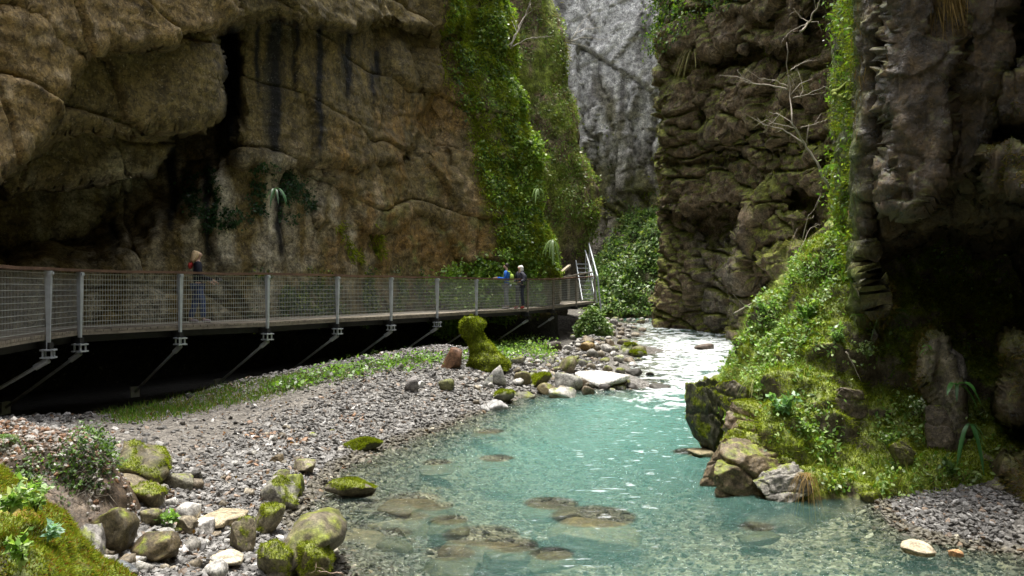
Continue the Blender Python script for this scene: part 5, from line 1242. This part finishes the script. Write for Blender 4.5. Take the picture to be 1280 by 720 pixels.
stuff(leaf_mesh('undergrowth', Q + RNG.random((len(Q), 1)) * (0, 0, .3), Nq, RNG.uniform(.06, .14, len(Q)), pal(len(Q), HERB[:4]), M_LEAF, .7, -.1, .8, .8), 'pale green plants beside the mossy stump', 'herbs')

def bush(px, py, d, rx, ry, rz_, n_, size, cols, label, name='bush'):
    o = tag(empty(name, at_pixel(px, py, d)), label, 'bush'); v = RNG.normal(size=(n_, 3)); v /= np.linalg.norm(v, axis=1)[:, None]; v[:, 2] = np.abs(v[:, 2])
    f1, f2, rr = worley(v * 1.6 + 5, 77); Qb = v * (rx, ry, rz_) * (.55 + .6 * (1 - f1))[:, None] * RNG.uniform(.75, 1.05, (n_, 1))
    leaf_mesh('leaves', Qb, v, RNG.uniform(.6, 1.3, n_) * size, pal(n_, cols), M_LEAF, .55, .5, .6, .6, o)
    mb = MB()
    for k in range(9):
        e = Qb[RNG.integers(n_)] * .9; mb.tube([(0, 0, -.1), e * .5 + (0, 0, .1), e], [.02, .014, .006], 5)
    mb.build('stem', M_BARK, o, True, (.10, .08, .05)); return o
bush(742, 421, 33.5, .85, .7, 1.35, 2600, .15, [(.12, .21, .05), (.17, .26, .08), (.09, .16, .035), (.22, .29, .10)], 'leafy pale green bush below the far end of the walkway')
# ------------------------------------------------------------------ left foreground: earth bank and mossy slope
def patch_mound(ev, xs, ys, colf, label, amp=.1, cs=2.0, lo=-.5):
    X_, Y_ = np.meshgrid(xs, ys, indexing='ij'); P = np.stack([X_, Y_, np.clip(ev(X_, Y_), lo, 3)], -1); p = P.reshape(-1, 3)
    f1, f2, rr = worley(p * cs, 601); P = P + grid_normals(P) * (amp * 1.6 * (.5 - f1) + amp * fbm(p * 2.5, 4, 603)).reshape(X_.shape)[..., None]
    Nn = grid_normals(P); px, py = project(P); col = colf(P, Nn, px, py)
    tag(link('riverbank', np_mesh('riverbank', P, grid_faces(*X_.shape), True, np.clip(col, .005, .8).reshape(-1, 3)), M_STONE), label, 'bank', kind='structure')
    return dict(P=P, N=Nn, px=px, py=py)
ev = rbf([wp(*a) for a in [(-60, 522, 8.4), (0, 527, 8.2), (60, 536, 8.0), (118, 549, 7.8), (0, 560, 7.5), (60, 562, 7.45), (108, 562, 7.5), (128, 585, 7.45), (126, 640, 7.2), (60, 604, 7.2), (20, 598, 7.2), (90, 645, 7.0), (-60, 570, 7.5), (150, 645, 7.4), (60, 640, 6.9)]] + [(-4.0, 8.4, .3), (-4.1, 9.0, .2), (-5, 9.2, .35), (-6, 9.4, .5), (-7, 9.8, .6), (-3.5, 8.0, .2), (-3.3, 7.3, .2), (-7, 8, 1.5), (-7, 7, 1.6), (-3.4, 6.6, .3), (-4.5, 6.6, .8), (-5.2, 10.4, 0)])
def c_earth(P, Nn, px, py):
    n3 = nz_(P, (3,) * 3, 4, 611); col = np.empty(P.shape); col[:] = (.065, .046, .03)
    col = blend(col, sstep(0, .3, n3), (.13, .10, .075)); return blend(col, sstep(.1, .4, nz_(P, (1.6,) * 3, 3, 613)) * sstep(.3, .7, Nn[..., 2]) * .6, (.16, .075, .03))
EB = patch_mound(ev, np.linspace(-7, -3.2, 220), np.linspace(6.6, 10.2, 220), c_earth, 'small crumbling earth bank topped with pebbles and plants on the left', .07, 2.6)
ev2 = rbf([wp(*a) for a in [(-60, 560, 6.3), (0, 592, 6.2), (30, 640, 5.9), (55, 665, 5.7), (68, 690, 5.5), (80, 720, 5.25), (0, 650, 5.6), (0, 720, 5.0), (40, 720, 5.05), (-80, 640, 5.6)]] + [(-2.75, 5.3, .3), (-2.68, 5.0, .28), (-2.9, 5.75, .3), (-2.6, 4.6, .3), (-2.7, 5.6, .25), (-2.75, 6.2, .3), (-3.1, 6.6, .35), (-3.6, 6.9, .45), (-4.4, 7.1, .7), (-2.5, 5, .3), (-2.5, 4.2, .4), (-3.6, 4.2, 1.1), (-5, 5.6, 1.7), (-4.6, 6.4, 1.4)])
def c_slope(P, Nn, px, py):
    n3 = nz_(P, (3,) * 3, 4, 621); n1 = nz_(P, (1.4,) * 3, 3, 623); col = np.empty(P.shape); col[:] = (.13, .17, .02)
    col = blend(col, sstep(.2, .45, n3 + .4 * n1) * .8, (.19, .085, .018)); return blend(col, sstep(.25, .4, -n3) * .8, (.07, .05, .03))
SB = patch_mound(ev2, np.linspace(-5, -2.4, 220), np.linspace(4.0, 7.1, 220), c_slope, 'mossy slope with pale leaved plants in the bottom left corner', .07, 2.8)
def fine_gravel(G, n_, mask, label):
    Q, Nq = scatter(G, n_, mask); lv, lf_ = ico(1); k = len(Q); s = .012 * (3.2 ** (RNG.random(k) ** 2))
    V = (lv[None] * (1 + RNG.normal(size=(k, len(lv), 1)) * .15) * (s[:, None] * RNG.uniform(.5, 1.2, (k, 3)))[:, None, :] + Q[:, None]).reshape(-1, 3)
    c = pal(k, [(.16, .14, .12), (.26, .24, .22), (.15, .10, .07), (.34, .32, .30), (.20, .11, .06)])
    return stuff(link('gravel', np_mesh('gravel', V, (lf_[None] + (np.arange(k) * len(lv))[:, None, None]).reshape(-1, 3), False, np.repeat(c, len(lv), 0)), M_PEB), label, 'gravel')
fine_gravel(EB, 9000, lambda px, py, P, Nn: sstep(.35, .75, Nn[..., 2]) * sstep(620, 545, py) + .35 * sstep(-.1, .3, noise3(P, 3, 3, 633)), 'reddish grey pebbles on top of the left earth bank')
Q, Nq = scatter(SB, 30000, lambda px, py, P, Nn: sstep(-.35, 0, noise3(P, 2.2, 3, 631)) * (P[..., 2] > .35))
stuff(blades('moss', Q, Nq, RNG.uniform(.02, .05, len(Q)), .004, pal(len(Q), YMOSS + [(.20, .22, .03), (.22, .10, .02)]), M_MOSS, None, .7), 'bright yellow green moss on the bottom left slope', 'moss')
Q, Nq = scatter(EB, 8500, lambda px, py, P, Nn: (sstep(-12, 10, sd_poly(px, py, [(84, 560), (112, 540), (134, 560), (132, 600), (100, 615), (84, 610)])) + .6 * sstep(-10, 10, sd_poly(px, py, [(0, 565), (70, 565), (130, 600), (120, 640), (60, 635), (0, 610)])) * sstep(-.2, .15, noise3(P, 2.2, 3, 635))), .35, 2.2, 19)
stuff(leaf_mesh('undergrowth', Q, Nq, RNG.uniform(.022, .055, len(Q)), pal(len(Q), [(.10, .19, .03), (.14, .24, .05), (.06, .12, .03), (.05, .085, .04)]), M_LEAF, .6, .2, .8, .7), 'small leaved bushes overhanging the left earth bank', 'undergrowth')
Q, Nq = scatter(EB, 1500, lambda px, py, P, Nn: sstep(-8, 6, sd_poly(px, py, [(95, 575), (134, 570), (132, 630), (100, 635)])))
stuff(blades('roots', Q, Nq + (0, -.4, -.6), RNG.uniform(.08, .25, len(Q)), .003, pal(len(Q), [(.10, .09, .07), (.16, .14, .11)]), M_BARK, None, .5), 'thin dead roots hanging from the left earth bank', 'roots')

# ------------------------------------------------------------------ single plants
def strip(mb, pts, wid, nrm_up=(0, 0, 1)):
    pts = np.array(pts); t = np.gradient(pts, axis=0); s = np.cross(t, nrm_up); s /= np.linalg.norm(s, axis=1)[:, None] + 1e-9; w_ = np.array(wid)[:, None]
    n_ = len(pts); dip = np.cross(s, t); dip /= np.linalg.norm(dip, axis=1)[:, None] + 1e-9
    V = np.stack([pts - s * w_ / 2 + dip * w_ * .12, pts, pts + s * w_ / 2 + dip * w_ * .12], 1).reshape(-1, 3)
    mb.add(V, [(3 * i + k, 3 * i + 3 + k, 3 * i + 4 + k, 3 * i + 1 + k) for i in range(n_ - 1) for k in (0, 1)])
def arch(direction, L_, rise, droop, n_=9):
    d = np.array((*direction, 0.)); t = np.linspace(0, 1, n_)
    return t[:, None] * L_ * d[None] * .8 + np.stack([t * 0, t * 0, rise * t - droop * t * t], 1) * L_
def tongue_fern(px, py, d, L_, n_, label, dirs=(-2.6, -.5), rise=.5, droop=1.2, col=(.07, .19, .035)):
    r_ = tag(empty('fern', at_pixel(px, py, d)), label, 'fern')
    for k in range(n_):
        a = dirs[0] + (dirs[1] - dirs[0]) * (k + .5) / n_ + RNG.normal() * .35; l = L_ * RNG.uniform(.45, 1.15)
        mb = MB(); pts = arch((math.cos(a), math.sin(a)), l, rise * RNG.uniform(.3, 1.6), droop * RNG.uniform(.6, 1.3)); w_ = l * .15 * np.array([.25, .6, .9, 1, 1, .95, .85, .6, .1]); strip(mb, pts, w_)
        mb.build('frond', M_LEAF, r_, True, tuple(np.array(col) * RNG.uniform(.7, 1.5)))
    return r_
def feather_fern(px, py, d, L_, n_, label, dirs=(-2.6, -.5), rise=.7, droop=.9, col=(.09, .19, .03)):
    r_ = tag(empty('fern', at_pixel(px, py, d)), label, 'fern')
    for k in range(n_):
        a = dirs[0] + (dirs[1] - dirs[0]) * (k + .5) / n_ + RNG.normal() * .1; l = L_ * RNG.uniform(.75, 1.1); pts = arch((math.cos(a), math.sin(a)), l, rise * RNG.uniform(.7, 1.2), droop * RNG.uniform(.8, 1.2), 22)
        mb = MB(); strip(mb, pts, np.full(22, l * .012)); t = np.gradient(pts, axis=0); s = np.cross(t, (0, 0, 1)); s /= np.linalg.norm(s, axis=1)[:, None]
        for i in range(3, 22):
            w_ = l * .26 * math.sin(math.pi * min(1, (i / 21) ** .7 * .95 + .05)) * (1 - i / 26)
            for q_ in (-1, 1):
                b_ = pts[i] + s[i] * q_ * w_ + t[i] / np.linalg.norm(t[i]) * w_ * .35 - np.array((0, 0, w_ * .25))
                strip(mb, [pts[i], (pts[i] + b_) / 2 + (0, 0, w_ * .06), b_], [l * .018, l * .03, .001])
        mb.build('frond', M_LEAF, r_, True, tuple(np.array(col) * RNG.uniform(.7, 1.5)))
    return r_
def herb(px, py, d, h, n_, leaf, label, cols=HERB, name='leafy_plant', cat='plant', spread=.5):
    r_ = tag(empty(name, at_pixel(px, py, d)), label, cat); st_ = MB(); Qs, Ns = [], []
    for k in range(n_):
        a = RNG.uniform(0, 6.28); pts = arch((math.cos(a), math.sin(a)), h * RNG.uniform(.6, 1.1), 1.0, spread * .5, 6); pts[:, :2] *= spread; st_.tube(pts, .004 * max(1, d / 6), 4)
        for t in (.45, .6, .75, .9, 1):
            p_ = pts[0] + (pts[-1] - pts[0]) * t
            for _ in range(3): Qs.append(p_ + RNG.normal(size=3) * .01); v_ = RNG.normal(size=3) * .5; v_[2] = abs(v_[2]) + .5; Ns.append(v_)
    st_.build('stem', M_LEAF, r_, True, (.10, .14, .04))
    Qs = np.array(Qs); leaf_mesh('leaves', Qs, np.array(Ns), RNG.uniform(.7, 1.3, len(Qs)) * leaf, pal(len(Qs), cols, .25), M_LEAF, .6, -.05, .8, 1.0, r_); return r_
def tussock(px, py, d, h, n_, label, cols, droop=1.3, rise=1.0, w_=.008):
    mb = MB(); 
    for k in range(n_):
        a = RNG.uniform(0, 6.28); l = h * RNG.uniform(.6, 1.2); pts = arch((math.cos(a), math.sin(a)), l, rise * RNG.uniform(.7, 1.2), droop * RNG.uniform(.7, 1.2), 6) + RNG.normal(size=3) * (.03, .03, 0); strip(mb, pts, w_ * np.array([1, 1, .9, .7, .5, .1]))
    o = mb.build('grass_tuft', M_MOSS, None, True, cols[0]); o.location = at_pixel(px, py, d)
    c = np.repeat(pal(n_, cols), 18, 0); o.data.attributes['Col'].data.foreach_set('color', np.c_[c, np.ones(len(c))].astype(np.float32).ravel())
    return tag(o, label, 'grass tuft')
tongue_fern(344, 236, 16.9, .42, 7, 'long strap leaved fern in the dark creeper patch on the brown cliff', dirs=(-2.9, -.2), rise=.25, droop=1.5, col=(.03, .09, .03))
tongue_fern(1196, 482, 9.9, .36, 5, 'strap leaved fern growing on top of the pale grey knob by the cave', col=(.06, .17, .04))
tongue_fern(1212, 530, 9.7, .30, 7, 'broad strap leaved fern hanging in front of the cave', rise=.2, droop=1.5, col=(.07, .20, .06))
tongue_fern(1165, 437, 10.2, .22, 3, 'tiny strap fern on the left edge of the pale knob', dirs=(-3.4, -2.4), droop=.8)
tongue_fern(690, 300, 32.4, .6, 12, 'pale hanging fern at the lower tip of the ivy rib', dirs=(-2.4, 0), droop=1.6, rise=.2, col=(.13, .20, .06))
tongue_fern(672, 236, 32.6, .5, 10, 'pale drooping fern halfway up the ivy rib edge', dirs=(-2.4, 0), droop=1.4, rise=.3, col=(.12, .19, .05))
feather_fern(1108, 395, 11.2, .55, 8, 'feathery fern at the mouth of the cave above the moss', col=(.06, .12, .02))
feather_fern(1072, 395, 11.6, .35, 6, 'bright feathery fern beside the dark cave edge', col=(.12, .22, .03))
feather_fern(1040, 210, 12.6, .5, 7, 'feathery fern hanging on the sunlit strip high on the right', col=(.12, .22, .03), droop=1.3)
feather_fern(1050, 330, 12.7, .55, 8, 'feathery fern on the crest where the sunlit strip meets the bank', col=(.14, .24, .035))
feather_fern(6, 548, 7.6, .35, 7, 'small fern at the left frame edge above the earth bank', dirs=(-3, 0), col=(.10, .2, .03))
herb(12, 640, 5.3, .32, 16, .065, 'plant with big pale leaves on the bottom left mossy slope', [(.22, .36, .12), (.34, .46, .22), (.16, .28, .07), (.55, .60, .45)], spread=.9)
herb(45, 640, 5.6, .2, 8, .05, 'smaller pale leaved plant at the upper edge of the mossy slope', [(.34, .46, .22), (.2, .32, .09)])
herb(30, 705, 4.95, .2, 9, .05, 'bright leafy plant low on the bottom left mossy slope')
herb(66, 672, 5.5, .10, 4, .06, 'tiny blue green rosette at the edge of the mossy slope', [(.20, .36, .26), (.28, .42, .32)])
herb(100, 655, 7.2, .2, 7, .05, 'light green plant between the earth bank and the cracked rock')
herb(210, 650, 7.6, .10, 8, .06, 'low light green plant on the pebbles right of the tilted boulder', [(.22, .36, .10), (.16, .28, .06)], spread=1.2)
herb(978, 524, 11.0, .42, 9, .10, 'plant with round blue green leaves on the ledge of the right bank', [(.16, .30, .14), (.22, .38, .2), (.12, .24, .08)])
herb(1045, 430, 11.6, .3, 8, .07, 'pale herb standing on the moss in the middle of the right bank', [(.24, .36, .16), (.16, .28, .08)])
herb(1010, 405, 12.4, .4, 9, .08, 'pale leaved plant on the upper right bank', [(.26, .40, .16), (.16, .30, .08)])
herb(960, 400, 13.8, .45, 9, .08, 'pale leaved plant at the left crest of the right bank', [(.26, .40, .16), (.16, .30, .08)])
herb(1085, 450, 11.2, .3, 8, .05, 'small herb at the right end of the moss face', [(.2, .3, .12), (.34, .4, .25)])
herb(1150, 520, 10.4, .3, 9, .05, 'small white flecked herb right of the brown rock face', [(.10, .18, .05), (.45, .5, .4)])
herb(1110, 560, 10.4, .25, 9, .05, 'bushy herb above the right gravel patch', [(.10, .18, .04), (.2, .3, .1)])
herb(1190, 600, 9.7, .3, 8, .06, 'dark herb at the foot of the brown rock below the knob', [(.06, .12, .03), (.1, .18, .05)])
herb(470, 452, 23, .35, 8, .11, 'green herb clump at the shadow edge left of the red boulder')
herb(1012, 545, 10.7, .22, 8, .05, 'small green herb over the pale fractured rock')
tussock(945, 482, 12.3, .55, 90, 'arching sedge tussock on the nose of the right bank', [(.18, .24, .06), (.30, .30, .14), (.14, .2, .05)])
tussock(1007, 592, 10.1, .42, 70, 'tuft of straw coloured dead grass hanging over the pale fractured rock', [(.34, .24, .10), (.26, .18, .08)], 2.3, .35)
tussock(868, 64, 38.0, 1.5, 60, 'dry hanging grass tuft under the ivy bush of the blocky cliff', [(.18, .17, .08), (.24, .22, .1)], 1.6, .5, .03)
tussock(230, 512, 15.5, .3, 60, 'olive grass tuft on the dark sand below the walkway', [(.14, .15, .04), (.2, .17, .07)], .8, 1.2, .012)

Q, Nq = on_ground([(60, 540), (300, 500), (560, 450), (640, 480), (420, 560), (300, 650), (290, 720), (60, 720)], 700)
stuff(leaf_mesh('dead_leaves', Q + (0, 0, .035), Nq, RNG.uniform(.03, .07, len(Q)), pal(len(Q), [(.14, .075, .035), (.18, .11, .05), (.09, .055, .035), (.17, .075, .03)]), M_MOSS, .6, -.05, .9, 1.5), 'scattered brown dead leaves on the gravel bar', 'leaves')
# ------------------------------------------------------------------ bare trees and sticks
def bare(paths, d, name, label, cat, col=(.40, .35, .29), r0=.03, twigs=3, dvar=.5, mosscol=None):
    org = at_pixel(*paths[0][0][:2], d); o = tag(empty(name, org), label, cat)
    for k, (pts, rad) in enumerate([(p[:-1], p[-1]) for p in paths]):
        dz = d + (0 if k == 0 else RNG.uniform(-dvar, dvar) * .3); n_ = len(pts)
        P_ = np.array([at_pixel(x, y, dz + (RNG.normal() * dvar * .15)) for x, y in pts]) - org
        t = np.linspace(0, n_ - 1, n_ * 4); P_ = np.stack([np.interp(t, np.arange(n_), P_[:, c_]) for c_ in range(3)], 1); P_ += RNG.normal(size=P_.shape) * rad * .35
        mb = MB(); rad *= .68; mb.tube(P_, np.linspace(rad, rad * .3, len(P_)), 6)
        for q_ in range(twigs):
            i = RNG.integers(len(P_) // 3, len(P_)); v_ = P_[min(i + 1, len(P_) - 1)] - P_[i - 1]; v_ = v_ / (np.linalg.norm(v_) + 1e-9) + RNG.normal(size=3) * .6; L_ = rad * RNG.uniform(8, 20)
            mb.tube([P_[i], P_[i] + v_ * L_ * .5, P_[i] + (v_ + RNG.normal(size=3) * .3) * L_], [rad * .35, rad * .25, rad * .12], 4)
        mb.build('trunk' if k == 0 else 'branch', M_BARK, o, True, mosscol if (mosscol and k == 0) else col)
    return o
bare([[(1036, 236), (1022, 205), (1005, 178), (990, 152), (987, 118), (983, 52), .034], [(1003, 178), (985, 165), (960, 112 + 45), (975, 144), (962, 140), .018], [(985, 112), (960, 106), (940, 104), (927, 96), (922, 88), .020], [(985, 108), (968, 100), (950, 98), .014],
      [(992, 122), (1010, 118), (1030, 108), (1046, 118), .016], [(988, 88), (1000, 80), (1010, 76), .012], [(1000, 160), (1018, 155), (1034, 150), .016], [(996, 160), (975, 156), (958, 150), .014], [(1000, 122), (1004, 112), (998, 90), .010], [(985, 112), (985, 92), (1002, 120), .010]], 13.0, 'bare_tree', 'small leafless tree with pale branches leaning out from the right cliff edge', 'tree')
bare([[(1000, 40), (1012, 28), (1020, 10), (1030, -12), .030], [(1012, 28), (1000, 22), (992, 10), .014], [(1008, 30), (990, 38), (980, 48), .012]], 13.2, 'bare_branch', 'leafless pale branch entering at the top beside the right cliff', 'branch')
bare([[(1042, 118), (1052, 108), (1064, 100), .07], [(1042, 118), (1056, 122), (1066, 120), .05]], 12.0, 'mossy_branch', 'short forked branch thick with moss on the right cliff edge', 'branch', (.16, .20, .03), twigs=0)
bare([[(636, 58), (646, 40), (656, 18), (668, -8), .05], [(638, 60), (652, 30), (664, 4), .035], [(640, 58), (660, 48), (676, 46), .03], [(646, 40), (640, 26), .02]], 33.5, 'bare_shrub', 'leafless grey shrub sprouting from the ivy rib at the top', 'shrub', (.42, .38, .32), dvar=1)
bare([[(712, 52), (722, 40), (734, 36), (752, 34), .05], [(712, 52), (730, 46), (756, 50), .035], [(714, 54), (726, 56), (744, 62), .03], [(716, 48), (728, 26), (740, 14), .03]], 41, 'bare_shrub', 'leafless shrub sticking out from the far rib before the grey wall', 'shrub', (.46, .42, .36), dvar=1)
bare([[(918, 392), (932, 384), (950, 372), (962, 366), .03], [(932, 384), (925, 376), .014]], 14.2, 'dead_stick', 'bent dead stick leaning out over the crest of the right bank', 'stick', twigs=1)
bare([[(1003, 300), (1010, 270), (1018, 262), .014], [(1000, 312), (1012, 286), (1024, 280), .012], [(985, 330), (1000, 310), (1012, 305), .010], [(998, 318), (992, 296), .009]], 14.2, 'dead_twigs', 'thin leafless twigs standing on the crest of the right bank', 'twigs', twigs=4)
bare([[(430, 717), (405, 715), (396, 714), .012], [(396, 700), (394, 714), .006]], 7.0, 'dead_stick', 'thin dead stick lying at the water edge by the mossy hump', 'stick', (.30, .22, .17), twigs=1)
bare([[(215, 722), (240, 716), (262, 706), .008], [(225, 712), (250, 718), .006]], 7.0, 'dead_stick', 'reddish dead stick among pebbles at the bottom edge', 'stick', (.26, .12, .06), twigs=2)
bare([[(1108, 636 ), (1150, 640), (1205, 640), (1222, 652), (1262, 668), .014]], 9.55, 'dead_stick', 'thin bent stick along the back of the right gravel patch', 'stick', (.24, .17, .10), twigs=1)
bare([[(1058, 440), (1068, 458), (1076, 476), .012]], 11.0, 'dead_stick', 'pale dead stick hanging down the moss face', 'stick', twigs=1)
